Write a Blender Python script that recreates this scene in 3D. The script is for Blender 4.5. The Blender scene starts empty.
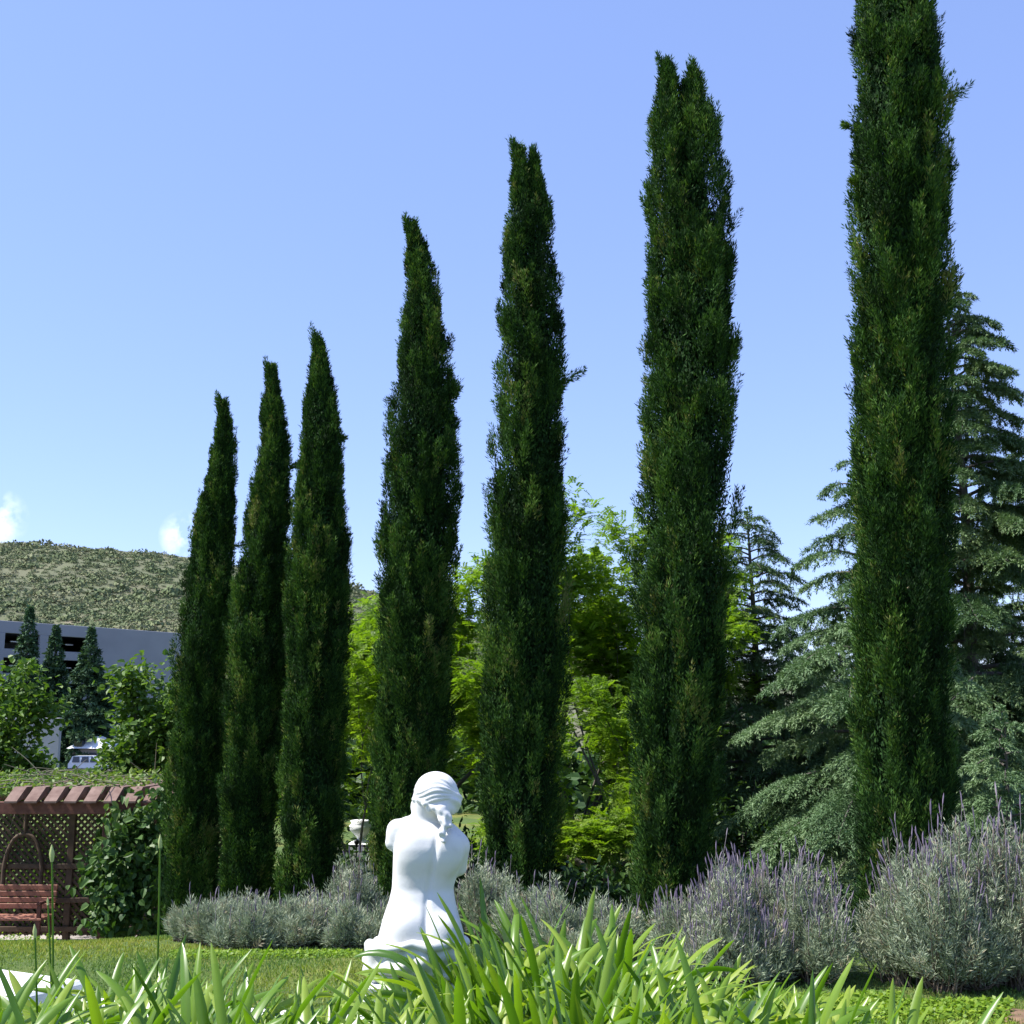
import bpy, math, random
import numpy as np
from mathutils import Vector
R = math.radians
C = bpy.context.scene.collection
rng = np.random.default_rng(7)
random.seed(7)

# ---------------------------------------------------------------- camera
CZ = 1.75; F = 1200.0; PITCH = math.atan(213.0/1200.0)
ct, st = math.cos(PITCH), math.sin(PITCH)
def at(px, py, D):
    a = (px-512)/F; b = -(py-512)/F
    d = np.array([a, ct-b*st, st+b*ct])
    d = d*(D/d[1])
    return np.array([d[0], d[1], CZ+d[2]])
def mpp(D, z):      # metres per pixel
    return (D*ct+(z-CZ)*st)/F
def xat(px, D, z=0.0):
    return (px-512)*mpp(D, z)
def gz(x, y):
    x = np.asarray(x, float); y = np.asarray(y, float)
    za = np.interp(y, [0, 9, 10, 11, 12, 13.5, 15.2, 15.9, 16.5, 21, 40, 120, 250], [0, 0, -.05, -.15, -.3, -.55, -.95, -1.05, -1.5, -1.55, -2.2, -3.8, -4])
    zb = np.interp(y, [0, 9, 10, 11, 12, 13.5, 15.2, 21, 40, 120, 250], [0, 0, -.05, -.12, -.25, -.45, -.7, -1.1, -2.0, -3.8, -4])
    t = np.clip((x+4.2)/1.0, 0, 1)
    return za*(1-t)+zb*t
def g0(x, y): return float(gz(x, y))

# ---------------------------------------------------------------- helpers
def tag(o, label=None, cat=None, group=None, kind=None):
    if label: o['label'] = label
    if cat: o['category'] = cat
    if group: o['group'] = group
    if kind: o['kind'] = kind
    return o
def thing(name, label, cat, loc=(0, 0, 0), rotz=0, group=None):
    o = bpy.data.objects.new(name, None); C.objects.link(o)
    o.location = loc; o.rotation_euler = (0, 0, rotz); o.empty_display_size = .2
    return tag(o, label, cat, group)

class MB:
    """collects geometry in numpy, builds ONE mesh object"""
    def __init__(s): s.V = []; s.n = 0; s.P = []
    def add(s, V, F, v=0.5, mi=0, smooth=False):
        V = np.asarray(V, float).reshape(-1, 3); F = np.asarray(F, np.int64)
        if len(F) == 0: return
        v = np.broadcast_to(np.asarray(v, float), (len(F),))
        s.P.append((F+s.n, v, mi, smooth)); s.V.append(V); s.n += len(V)
    def mesh(s, name, mats):
        me = bpy.data.meshes.new(name)
        V = np.concatenate(s.V)
        me.vertices.add(len(V)); me.vertices.foreach_set('co', V.ravel().astype(np.float32))
        loops = np.concatenate([p[0].ravel() for p in s.P])
        sizes = np.concatenate([np.full(len(p[0]), p[0].shape[1]) for p in s.P])
        starts = np.concatenate([[0], np.cumsum(sizes)[:-1]])
        me.loops.add(len(loops)); me.loops.foreach_set('vertex_index', loops.astype(np.int32))
        me.polygons.add(len(sizes)); me.polygons.foreach_set('loop_start', starts.astype(np.int32))
        me.polygons.foreach_set('loop_total', sizes.astype(np.int32))
        me.polygons.foreach_set('material_index', np.concatenate([np.full(len(p[0]), p[2]) for p in s.P]).astype(np.int32))
        me.polygons.foreach_set('use_smooth', np.concatenate([np.full(len(p[0]), p[3]) for p in s.P]).astype(bool))
        at_ = me.attributes.new('v', 'FLOAT', 'FACE')
        at_.data.foreach_set('value', np.concatenate([p[1] for p in s.P]).astype(np.float32))
        if not isinstance(mats, (list, tuple)): mats = [mats]
        for m in mats: me.materials.append(m)
        me.update(calc_edges=True); me.validate()
        return me
    def build(s, name, mats, parent=None, loc=None):
        o = bpy.data.objects.new(name, s.mesh(name, mats)); C.objects.link(o)
        if parent is not None: o.parent = parent
        if loc is not None: o.location = loc
        return o
    # primitives
    def box(s, c, size, v=.5, rz=0, bev=0.0, mi=0):
        hx, hy, hz = [q/2 for q in size]
        b = min(bev, hx*.9, hy*.9, hz*.9)
        if b <= 0:
            P = np.array([[x, y, z] for z in (-hz, hz) for (x, y) in ((-hx, -hy), (hx, -hy), (hx, hy), (-hx, hy))])
            Fq = [[3, 2, 1, 0], [4, 5, 6, 7], [0, 1, 5, 4], [1, 2, 6, 5], [2, 3, 7, 6], [3, 0, 4, 7]]
        else:
            rings = [(-hz, b), (-hz+b, 0), (hz-b, 0), (hz, b)]
            P = []
            for z, k in rings:
                X, Y = hx-k, hy-k; e = b if k == 0 else b*.6
                P += [[-X+e, -Y, z], [X-e, -Y, z], [X, -Y+e, z], [X, Y-e, z], [X-e, Y, z], [-X+e, Y, z], [-X, Y-e, z], [-X, -Y+e, z]]
            P = np.array(P)
            for r in range(3):
                s_ = [[r*8+i, r*8+(i+1) % 8, (r+1)*8+(i+1) % 8, (r+1)*8+i] for i in range(8)]
                s.add(s._rt(P, c, rz), s_, v, mi)
            s.add(s._rt(P[:8], c, rz), [list(range(7, -1, -1))], v, mi)
            s.add(s._rt(P[24:], c, rz), [list(range(8))], v, mi)
            return s
        s.add(s._rt(P, c, rz), Fq, v, mi); return s
    @staticmethod
    def _rt(P, c, rz):
        k, q = math.cos(rz), math.sin(rz)
        return np.stack([P[:, 0]*k-P[:, 1]*q, P[:, 0]*q+P[:, 1]*k, P[:, 2]], 1)+np.array(c)
    def tube(s, pts, rad, n=8, v=.5, mi=0, cap=True):
        pts = np.asarray(pts, float); m = len(pts)
        rad = np.broadcast_to(np.asarray(rad, float), (m,))
        T = np.gradient(pts, axis=0); T /= np.linalg.norm(T, axis=1, keepdims=True)+1e-9
        ref = np.array([0, 0, 1.]) if abs(T[0][2]) < .8 else np.array([1., 0, 0])
        V = []
        for i in range(m):
            u = np.cross(T[i], ref); u /= np.linalg.norm(u)+1e-9; w = np.cross(T[i], u); ref = np.cross(u, T[i])
            a = np.arange(n)*2*math.pi/n
            V.append(pts[i]+rad[i]*(np.cos(a)[:, None]*u+np.sin(a)[:, None]*w))
        V = np.concatenate(V)
        Fq = [[i*n+j, (i+1)*n+j, (i+1)*n+(j+1) % n, i*n+(j+1) % n] for i in range(m-1) for j in range(n)]
        s.add(V, Fq, v, mi, True)
        if cap:
            s.add(V[-n:], [list(range(n-1, -1, -1))], v, mi); s.add(V[:n], [list(range(n))], v, mi)
        return s
    def lathe(s, prof, c, n=24, v=.5, mi=0):
        V = np.array([[r*math.cos(2*math.pi*j/n)+c[0], r*math.sin(2*math.pi*j/n)+c[1], z+c[2]] for r, z in prof for j in range(n)])
        m = len(prof)
        s.add(V, [[i*n+j, i*n+(j+1) % n, (i+1)*n+(j+1) % n, (i+1)*n+j] for i in range(m-1) for j in range(n)], v, mi, True)
        s.add(V[-n:], [list(range(n))], v, mi); s.add(V[:n], [list(range(n-1, -1, -1))], v, mi)
        return s

def norm(a): return a/(np.linalg.norm(a, axis=-1, keepdims=True)+1e-9)
def rand_unit(n): return norm(rng.normal(size=(n, 3)))
DIAM = np.array([[0, 0, 0], [.5, .45, 0], [0, 1, 0], [-.5, .45, 0]])           # x across, y along
def leaves(mb, P, D, L, W, v, N=None, mi=0, bend=0.0, shape='diam'):
    """P base points, D directions, L lengths, W widths; N approximate leaf normals"""
    n = len(P)
    if N is None: N = rand_unit(n)
    D = norm(D); X = norm(np.cross(D, N)); Nn = np.cross(X, D)
    L = np.broadcast_to(L, (n,))[:, None]; W = np.broadcast_to(W, (n,))[:, None]
    if shape == 'diam':
        a = P; b = P+X*W*.5+D*L*.45; c = P+D*L-Nn*L*bend; d = P-X*W*.5+D*L*.45
        V = np.stack([a, b, c, d], 1).reshape(-1, 3)
        Fq = np.arange(n)[:, None]*4+np.arange(4)
        mb.add(V, Fq, v, mi)
    else:   # folded oval leaf, two quads
        f = W*.18
        a = P; m1 = P+D*L*.5+Nn*L*bend*.3; t = P+D*L-Nn*L*bend
        r1 = P+X*W*.45+D*L*.22+Nn*f; r2 = P+X*W*.42+D*L*.62+Nn*f-Nn*L*bend*.3
        l1 = P-X*W*.45+D*L*.22+Nn*f; l2 = P-X*W*.42+D*L*.62+Nn*f-Nn*L*bend*.3
        V = np.stack([a, r1, r2, t, l2, l1], 1).reshape(-1, 3)
        k = np.arange(n)[:, None]*6
        vv = np.broadcast_to(np.asarray(v, float), (n,))
        mb.add(V, np.concatenate([k+np.array([0, 1, 2, 3]), k+np.array([0, 3, 4, 5])]), np.concatenate([vv, vv]), mi)

# ---------------------------------------------------------------- materials
def newmat(name):
    m = bpy.data.materials.new(name); m.use_nodes = True
    nt = m.node_tree; nt.nodes.clear()
    out = nt.nodes.new('ShaderNodeOutputMaterial')
    return m, nt, out
def ramp(nt, src, stops):
    r = nt.nodes.new('ShaderNodeValToRGB'); e = r.color_ramp.elements
    while len(e) < len(stops): e.new(.5)
    for el, (p, c) in zip(e, stops): el.position = p; el.color = (*c, 1)
    nt.links.new(src, r.inputs[0]); return r.outputs[0]
def noise(nt, scale, detail=4, rough=.6, obj=True, stretch=None):
    tc = nt.nodes.new('ShaderNodeTexCoord'); n = nt.nodes.new('ShaderNodeTexNoise')
    n.inputs['Scale'].default_value = scale; n.inputs['Detail'].default_value = detail; n.inputs['Roughness'].default_value = rough
    src = tc.outputs['Object']
    if stretch:
        mp = nt.nodes.new('ShaderNodeMapping'); mp.inputs['Scale'].default_value = stretch
        nt.links.new(src, mp.inputs[0]); src = mp.outputs[0]
    nt.links.new(src, n.inputs['Vector']); return n.outputs['Fac']
def bump(nt, h, strength, dist, bs):
    b = nt.nodes.new('ShaderNodeBump'); b.inputs['Strength'].default_value = strength; b.inputs['Distance'].default_value = dist
    nt.links.new(h, b.inputs['Height']); nt.links.new(b.outputs[0], bs.inputs['Normal'])
def leafmat(name, stops, trans=.25, rough=.5, spec=.3, tcol=None):
    m, nt, out = newmat(name)
    a = nt.nodes.new('ShaderNodeAttribute'); a.attribute_name = 'v'
    col = ramp(nt, a.outputs['Fac'], stops)
    b = nt.nodes.new('ShaderNodeBsdfPrincipled'); nt.links.new(col, b.inputs['Base Color'])
    b.inputs['Roughness'].default_value = rough; b.inputs['Specular IOR Level'].default_value = spec
    if trans > 0:
        t = nt.nodes.new('ShaderNodeBsdfTranslucent')
        mx = nt.nodes.new('ShaderNodeMix'); mx.data_type = 'RGBA'; mx.blend_type = 'MULTIPLY'; mx.inputs[0].default_value = 1
        nt.links.new(col, mx.inputs[6]); mx.inputs[7].default_value = (*(tcol or (1.5, 1.6, .6)), 1)
        nt.links.new(mx.outputs[2], t.inputs['Color'])
        ms = nt.nodes.new('ShaderNodeMixShader'); ms.inputs[0].default_value = trans
        nt.links.new(b.outputs[0], ms.inputs[1]); nt.links.new(t.outputs[0], ms.inputs[2]); nt.links.new(ms.outputs[0], out.inputs[0])
    else: nt.links.new(b.outputs[0], out.inputs[0])
    return m
def surfmat(name, stops, scale=5, rough=.7, bumpd=.004, detail=5, stretch=None, spec=.4, metal=0, bscale=None):
    m, nt, out = newmat(name)
    nz = noise(nt, scale, detail, stretch=stretch)
    col = ramp(nt, nz, stops)
    b = nt.nodes.new('ShaderNodeBsdfPrincipled'); nt.links.new(col, b.inputs['Base Color'])
    b.inputs['Roughness'].default_value = rough; b.inputs['Specular IOR Level'].default_value = spec; b.inputs['Metallic'].default_value = metal
    if bumpd: bump(nt, noise(nt, bscale or scale*6, 5, stretch=stretch), .6, bumpd, b)
    nt.links.new(b.outputs[0], out.inputs[0]); return m

M = {}
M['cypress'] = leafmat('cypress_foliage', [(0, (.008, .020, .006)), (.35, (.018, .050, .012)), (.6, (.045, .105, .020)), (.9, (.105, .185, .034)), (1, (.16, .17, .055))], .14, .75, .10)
M['cypress_cone'] = leafmat('cypress_cones', [(0, (.10, .09, .05)), (1, (.2, .17, .1))], 0, .7)
M['bark'] = surfmat('bark', [(.3, (.07, .05, .035)), (.7, (.16, .12, .09))], 6, .9, .02, stretch=(1, 1, .2))
M['greybark'] = surfmat('grey_bark', [(.3, (.05, .045, .04)), (.7, (.13, .115, .10))], 6, .9, .02, stretch=(1, 1, .3))
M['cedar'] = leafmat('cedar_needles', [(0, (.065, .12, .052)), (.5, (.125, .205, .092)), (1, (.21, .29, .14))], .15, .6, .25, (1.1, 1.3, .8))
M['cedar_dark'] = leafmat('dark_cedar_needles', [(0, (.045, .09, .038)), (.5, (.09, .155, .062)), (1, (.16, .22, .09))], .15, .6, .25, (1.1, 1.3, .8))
M['farpine'] = leafmat('distant_conifer_needles', [(0, (.028, .06, .032)), (.5, (.05, .105, .05)), (1, (.09, .15, .075))], .1, .7, .2)
M['locust'] = leafmat('locust_leaflets', [(0, (.09, .16, .014)), (.5, (.15, .25, .022)), (1, (.23, .32, .04))], .5, .5, .3, (1.5, 1.6, .4))
M['fig'] = leafmat('broad_leaves', [(0, (.04, .09, .014)), (.5, (.08, .155, .022)), (1, (.17, .24, .05))], .3, .5, .3)
M['vine'] = leafmat('vine_leaves', [(0, (.03, .075, .016)), (.6, (.065, .13, .028)), (1, (.14, .20, .06))], .25, .5, .3)
M['hedge'] = leafmat('hedge_leaves', [(0, (.02, .045, .012)), (.6, (.035, .08, .018)), (1, (.07, .13, .025))], .2, .5, .3)
M['greyvine'] = leafmat('dry_vine_stems', [(0, (.14, .13, .10)), (.5, (.20, .19, .13)), (1, (.10, .15, .05))], .1, .8, .1)
M['lav'] = leafmat('lavender_leaves', [(0, (.15, .185, .11)), (.5, (.28, .335, .22)), (.9, (.44, .47, .34)), (1, (.38, .30, .19))], .15, .7, .2, (1, 1.1, .9))
M['lavstem'] = leafmat('lavender_wood', [(0, (.10, .075, .055)), (1, (.22, .18, .14))], 0, .9, .1)
M['lavfl'] = leafmat('lavender_flowers', [(0, (.13, .105, .16)), (.6, (.21, .17, .235)), (1, (.32, .28, .29))], .1, .8, .1, (1, .9, 1.2))
M['aga'] = leafmat('strap_leaves', [(0, (.05, .13, .012)), (.5, (.135, .245, .018)), (.85, (.28, .365, .045)), (.95, (.40, .42, .15)), (1, (.40, .40, .09))], .40, .34, .55, (1.4, 1.5, .45))
M['bud'] = leafmat('flower_buds', [(0, (.35, .42, .16)), (1, (.5, .52, .25))], .2, .5)
M['grass'] = leafmat('grass_blades', [(0, (.075, .15, .055)), (.45, (.115, .20, .055)), (.8, (.23, .28, .045)), (1, (.32, .30, .09))], .3, .6, .2)
M['cover'] = leafmat('ground_cover_leaves', [(0, (.10, .19, .02)), (.5, (.17, .28, .025)), (1, (.26, .34, .04))], .35, .5, .3)
M['chap'] = leafmat('chaparral_leaves', [(0, (.11, .145, .07)), (.5, (.17, .20, .10)), (1, (.25, .24, .15))], 0, .9, .1)
M['marble'] = surfmat('white_marble', [(.25, (.52, .51, .48)), (.42, (.64, .64, .625)), (.7, (.69, .69, .68))], 7, .55, .0012, bscale=90)
M['whitestone'] = surfmat('white_painted_stone', [(.3, (.76, .76, .75)), (.65, (.84, .84, .83))], 7, .6, .0015)
M['redwood'] = surfmat('red_stained_wood', [(.3, (.09, .03, .02)), (.7, (.17, .065, .045))], 5, .75, .003, stretch=(3, 3, 3))
M['palewood'] = surfmat('weathered_pink_wood', [(.3, (.11, .06, .045)), (.7, (.22, .145, .115))], 7, .8, .003)
M['lattice'] = surfmat('lattice_wood', [(.3, (.045, .028, .018)), (.7, (.10, .065, .04))], 8, .8, .002)
M['benchwood'] = surfmat('red_bench_wood', [(.3, (.20, .075, .045)), (.7, (.36, .15, .095))], 9, .6, .002)
M['darkmetal'] = surfmat('black_railing_metal', [(.3, (.015, .015, .018)), (.7, (.03, .03, .034))], 9, .4, 0, metal=.6)
M['paving'] = surfmat('pale_paving', [(.3, (.30, .26, .24)), (.7, (.42, .38, .35))], 4, .85, .003)
M['clay'] = surfmat('weathered_clay', [(.3, (.16, .10, .07)), (.7, (.28, .20, .14))], 9, .9, .004)
M['soil'] = surfmat('bare_soil', [(.3, (.12, .075, .045)), (.7, (.24, .15, .09))], 14, .95, .01)
M['concrete'] = surfmat('garage_concrete', [(.3, (.215, .22, .25)), (.5, (.25, .255, .29)), (.7, (.28, .285, .32))], .12, .85, .01, bscale=1.5)
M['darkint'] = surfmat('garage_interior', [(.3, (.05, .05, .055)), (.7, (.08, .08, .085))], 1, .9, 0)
M['asphalt'] = surfmat('asphalt', [(.3, (.045, .045, .047)), (.7, (.07, .07, .07))], 3, .9, .005)
M['tanwall'] = surfmat('tan_stucco', [(.3, (.30, .24, .19)), (.7, (.36, .29, .23))], 2, .9, .005)
M['whitepaint'] = surfmat('white_car_paint', [(.3, (.78, .78, .78)), (.7, (.82, .82, .82))], 2, .25, 0, spec=.6)
M['greypaint'] = surfmat('silver_car_paint', [(.3, (.32, .33, .35)), (.7, (.36, .37, .39))], 2, .25, 0, spec=.6, metal=.4)
M['glass'] = surfmat('dark_car_glass', [(.3, (.012, .013, .016)), (.7, (.02, .02, .025))], 2, .05, 0, spec=.8)
M['rubber'] = surfmat('tyre_rubber', [(.3, (.015, .015, .015)), (.7, (.025, .025, .025))], 5, .9, 0)
M['lamp'] = surfmat('pale_light_fitting', [(.3, (.7, .7, .68)), (.7, (.75, .75, .73))], 5, .5, 0)

# ---------------------------------------------------------------- ground
def ground_mat():
    m, nt, out = newmat('lawn_ground')
    n1 = noise(nt, .55, 4); n2 = noise(nt, 30, 5, .7)
    c1 = ramp(nt, n1, [(.3, (.085, .13, .05)), (.48, (.11, .16, .05)), (.62, (.19, .20, .06)), (.75, (.24, .22, .09))])
    c2 = ramp(nt, n2, [(.3, (.55, .55, .5)), (.7, (1.2, 1.2, 1.1))])
    mx = nt.nodes.new('ShaderNodeMix'); mx.data_type = 'RGBA'; mx.blend_type = 'MULTIPLY'; mx.inputs[0].default_value = 1
    nt.links.new(c1, mx.inputs[6]); nt.links.new(c2, mx.inputs[7])
    b = nt.nodes.new('ShaderNodeBsdfPrincipled'); b.inputs['Roughness'].default_value = .95; b.inputs['Specular IOR Level'].default_value = .1
    nt.links.new(mx.outputs[2], b.inputs['Base Color']); bump(nt, n2, .8, .03, b)
    nt.links.new(b.outputs[0], out.inputs[0]); return m
def ground():
    xs = np.concatenate([[-1500, -700, -300, -150, -80, -40, -20], np.arange(-12, 12.01, .25), [20, 40, 80, 150, 300, 700, 1500]])
    ys = np.concatenate([[-300, -60, -10], np.arange(0, 24, .25), np.geomspace(24, 1600, 30)])
    X, Y = np.meshgrid(xs, ys, indexing='ij'); Z = gz(X, Y)
    near = np.clip(1-np.hypot(X, Y-8)/25, 0, 1)
    Z = Z+near*.02*np.sin(X*2.1+np.sin(Y*1.3))*np.cos(Y*1.7)
    nx, ny = X.shape
    idx = np.arange(nx*ny).reshape(nx, ny)
    Fq = np.stack([idx[:-1, :-1], idx[1:, :-1], idx[1:, 1:], idx[:-1, 1:]], -1).reshape(-1, 4)
    mb = MB(); mb.add(np.stack([X, Y, Z], -1).reshape(-1, 3), Fq, .5, 0, True)
    tag(mb.build('ground', ground_mat()), kind='structure')
ground()

# hills ----------------------------------------------------------
def hnoise(X, Y, s, k=5, seed=1):
    r = np.random.default_rng(seed); o = 0
    for i in range(k):
        a = r.uniform(0, 6.28); f = 1.9**i/s; p = r.uniform(0, 6.28, 2)
        o = o+np.sin((X*math.cos(a)+Y*math.sin(a))*f+p[0])*np.cos((-X*math.sin(a)+Y*math.cos(a))*f+p[1])/1.7**i
    return o
def hill_h(px, D):
    """ridge height from the skyline direction px, profile along D 240..430"""
    ysk = np.interp(px, [-600, -200, 0, 100, 190, 350, 470, 640, 800, 1024, 1600], [560, 548, 545, 550, 559, 590, 625, 665, 690, 705, 712])
    zr = CZ+(725-ysk)/F*430
    t = np.clip((D-235)/(430-235), 0, 1)
    prof = t**.85*(1-.12*np.sin(t*math.pi)*0)
    return -6+(zr+6)*prof
def hills():
    a = np.linspace(-900, 1900, 260); d = np.concatenate([np.linspace(235, 430, 60), np.linspace(445, 900, 10)])
    A, D = np.meshgrid(a, d, indexing='ij')
    X = (A-512)/F*D; Z = hill_h(A, D)
    Z += hnoise(X, D, 28, 5, 3)*2.2*np.clip((D-235)/60, 0, 1)*np.clip((432-D)/60, .25, 1)
    Z = np.where(D > 431, Z-(D-431)*.12, Z)
    n, k = X.shape; idx = np.arange(n*k).reshape(n, k)
    Fq = np.stack([idx[:-1, :-1], idx[1:, :-1], idx[1:, 1:], idx[:-1, 1:]], -1).reshape(-1, 4)
    mb = MB(); mb.add(np.stack([X, D, Z], -1).reshape(-1, 3), Fq, .5, 0, True)
    m = surfmat('hill_scrub', [(.30, (.10, .105, .06)), (.48, (.105, .118, .062)), (.60, (.125, .128, .072)), (.76, (.19, .155, .11))], .03, .95, .4, 8, bscale=.5)
    tag(mb.build('hills', m), kind='structure')
    # scrub bushes as one mass
    nb = 11000
    px = rng.uniform(-80, 520, nb); D0 = 235+195*rng.uniform(0, 1, nb)**.9
    keep = hnoise((px-512)/F*D0, D0, 30, 4, 9)+rng.normal(0, .6, nb) > -1.5
    px, D0 = px[keep], D0[keep]; nb = len(px)
    x = (px-512)/F*D0; z = hill_h(px, D0)+hnoise(x, D0, 28, 5, 3)*2.2*np.clip((D0-235)/60, 0, 1)*np.clip((432-D0)/60, .25, 1)
    low = np.clip((430-D0)/190, 0, 1); pt = hnoise(x, D0*1.6, 22, 3, 31); kp = ~((pt > 1.35) & (low > .25)); px, D0, x, z, pt = px[kp], D0[kp], x[kp], z[kp], pt[kp]; nb = len(px)
    tone = .22*hnoise(x, D0*1.5, 26, 3, 17)
    s = rng.gamma(1.6, .34, nb)+.32
    K = 60
    dirs = rand_unit(nb*K).reshape(nb, K, 3); dirs[..., 2] = np.abs(dirs[..., 2])*.8
    P = np.stack([x, D0, z], -1)[:, None]+dirs*s[:, None, None]*rng.uniform(.6, 1, (nb, K, 1))*np.array([1.4, 1.4, .75])
    v = np.clip((rng.uniform(0, 1, nb)*.65+tone+.1)[:, None]+rng.uniform(-.15, .25, (nb, K)), 0, 1)
    mb = MB(); leaves(mb, P.reshape(-1, 3), rand_unit(nb*K), np.repeat(s*.5, K), np.repeat(s*.36, K), v.ravel(), N=dirs.reshape(-1, 3))
    tag(mb.build('chaparral_scrub', M['chap']), 'grey green chaparral scrub covering the dry hillside', 'scrub', kind='stuff')
hills()

# ---------------------------------------------------------------- cypresses
def cypress(name, label, D, cx_pts, top_py, R0, leaders, taper=.3, pw=.6, strays=(), seed=1, n_mult=1.0, zb=None, low=.86):
    """cx_pts: [(py, px)...] centre line; leaders: (ox, oy, rel radius, rel top)"""
    global rng
    rng = np.random.default_rng(seed)
    base = at(cx_pts[0][1], 725, D); zb = g0(base[0], D) if zb is None else zb
    ztop = at(512, top_py, D)[2]; H = ztop-zb
    zs = []; xs = []
    for py, px in cx_pts:
        p = at(px, py, D); zs.append(p[2]); xs.append(p[0])
    o_ = np.argsort(zs); zs = np.array(zs)[o_]; xs = np.array(xs)[o_]
    def cx(z): return np.interp(z, zs, xs)
    root = thing(name, label, 'cypress tree', (float(base[0]), D, zb), 0, 'italian cypresses in a row along the lavender hedge')
    O = np.array([base[0], D, zb])
    mb = MB()
    wob = rng.uniform(0, 6.28, 8)
    def lead_c(i, z):
        ox, oy, rr, rt = leaders[i]; s = np.clip((z-zb)/H, 0, 1)
        k = .35+.65*s*1.0
        return cx(z)+ox*k+.02*np.sin(z*1.3+wob[i % 8]), D+oy*k+.02*np.cos(z*1.1+wob[(i+3) % 8])
    def lead_r(i, z):
        rr, rt = leaders[i][2:4]; zt = zb+H*rt
        s = (zt-z)/H
        r = R0*rr*np.clip(s/taper, 0, 1)**pw*np.clip((zt-z)/.85, 0, 1)**.55
        r = r*np.interp((z-zb)/H, [0, .07, .25, 1], [low*.9, low, 1, 1])
        return np.where(s <= 0, 0, r)
    # dense inner foliage: small random sprays filling the column
    for i in range(len(leaders)):
        zt = zb+H*leaders[i][3]; n = int(34000*leaders[i][2]*leaders[i][3]*(H/8))
        z = zb+.02+(zt-zb-.12)*(1-rng.uniform(0, 1, n)**1.1); a = rng.uniform(0, 2*math.pi, n)
        X, Y = lead_c(i, z); r = lead_r(i, z)*rng.uniform(0, 1, n)**.5*.80
        P = np.stack([X+r*np.cos(a), Y+r*np.sin(a), z], -1)-O
        out = np.stack([np.cos(a), np.sin(a), 0*a], -1)
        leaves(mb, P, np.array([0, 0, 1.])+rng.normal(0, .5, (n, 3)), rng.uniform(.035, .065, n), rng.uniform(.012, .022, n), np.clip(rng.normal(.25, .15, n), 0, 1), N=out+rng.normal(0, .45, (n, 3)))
    # upright tufts: each clump is a bundle of plumes, with gaps between the clumps
    PB = []; PD = []; PL = []; PV = []
    for i in range(len(leaders)):
        zt = zb+H*leaders[i][3]
        nc = int(300*n_mult*leaders[i][2]*leaders[i][3]*(H/8))
        cz = zb+(zt-zb-.03)*(1-rng.uniform(0, 1, nc)**1.12); ca = rng.uniform(0, 2*math.pi, nc)
        X, Y = lead_c(i, cz); r = lead_r(i, cz)
        ins = np.zeros(nc, bool)
        for j in range(len(leaders)):
            if j != i:
                xj, yj = lead_c(j, cz); ins |= np.hypot(X+r*np.cos(ca)-xj, Y+r*np.sin(ca)-yj) < lead_r(j, cz)*.86
        cz, ca = cz[~ins], ca[~ins]; nc = len(cz)
        size = rng.uniform(.7, 1.35, nc); lift = rng.uniform(.70, 1.04, nc)+(rng.uniform(0, 1, nc) < .07)*.10; cv = rng.normal(0, .20, nc)
        G = 11; rep_ = np.repeat(np.arange(nc), G); n = nc*G
        oa = rng.normal(0, 1, n); oz = rng.normal(0, 1, n); od = np.hypot(oa, oz*.8)
        z = np.clip(cz[rep_]+oz*.10*size[rep_], zb+.02, zt-.02); z = np.where(z > zt-.20, zt-.20-rng.uniform(0, .6, n), z); rz_ = np.maximum(lead_r(i, z), .02)
        a = ca[rep_]+oa*.036*size[rep_]/np.maximum(rz_, .09)
        X, Y = lead_c(i, z)
        rr = np.maximum(rz_*lift[rep_]-.03-.030*od*np.clip(rz_/R0, .2, 1), .004)
        P = np.stack([X+rr*np.cos(a), Y+rr*np.sin(a), z], -1)
        out = np.stack([np.cos(a), np.sin(a), 0*a], -1); tan = np.stack([-np.sin(a), np.cos(a), 0*a], -1)
        nearTop = np.clip((zt-z)/(H*taper), 0, 1)
        d = out*(.10+.20*nearTop[:, None]*rng.uniform(.3, 1.4, (n, 1)))+tan*oa[:, None]*.10+np.array([0, 0, 1.])+rng.normal(0, .08, (n, 3))
        PB.append(P); PD.append(norm(d)); PL.append(rng.uniform(.13, .26, n)*(.7+.3*nearTop))
        patch = .5+.3*np.sin(z*1.9+a*2+wob[2])+.25*np.sin(z*.7-a+wob[3])
        PV.append(np.clip(.45+.25*(patch-.5)+cv[rep_]+rng.normal(0, .10, n)+(rng.uniform(0, 1, n) < .05)*.42, 0, 1))
    PB = np.concatenate(PB); PD = np.concatenate(PD); PL = np.concatenate(PL); PV = np.concatenate(PV)
    for i in range(len(leaders)):            # feathery leading shoots
        zt = zb+H*leaders[i][3]; n = 60; h_ = .50*rng.uniform(0, 1, n)**.8; z = zt-.12-h_; X, Y = lead_c(i, z)
        q = h_*.085+.003; bend = -.26*(.5-h_)**2*(1.0 if i == 0 else .15)
        PB = np.concatenate([PB, np.stack([X+bend+rng.normal(0, .7, n)*q, Y+rng.normal(0, .7, n)*q, z], -1)])
        PD = np.concatenate([PD, norm(np.array([-.12 if i == 0 else .02, 0, 1.])+rng.normal(0, .10, (n, 3)))]); PL = np.concatenate([PL, .09+.13*(.5-h_)*2*rng.uniform(.5, 1, n)]); PV = np.concatenate([PV, np.clip(rng.normal(.5, .1, n), 0, 1)])
    for (py, px, dx, dz, L) in strays:
        p = at(px, py, D); dd = np.array([[dx, -.1, dz]])
        for q in range(7):
            PB = np.concatenate([PB, p[None]+norm(dd)*L*.55*q/6+rng.normal(0, .012, (1, 3))]); PD = np.concatenate([PD, norm(dd+rng.normal(0, .16, (1, 3)))]); PL = np.concatenate([PL, [L*(.55-.03*q)]]); PV = np.concatenate([PV, [.6+.3*rng.uniform()]])
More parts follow.
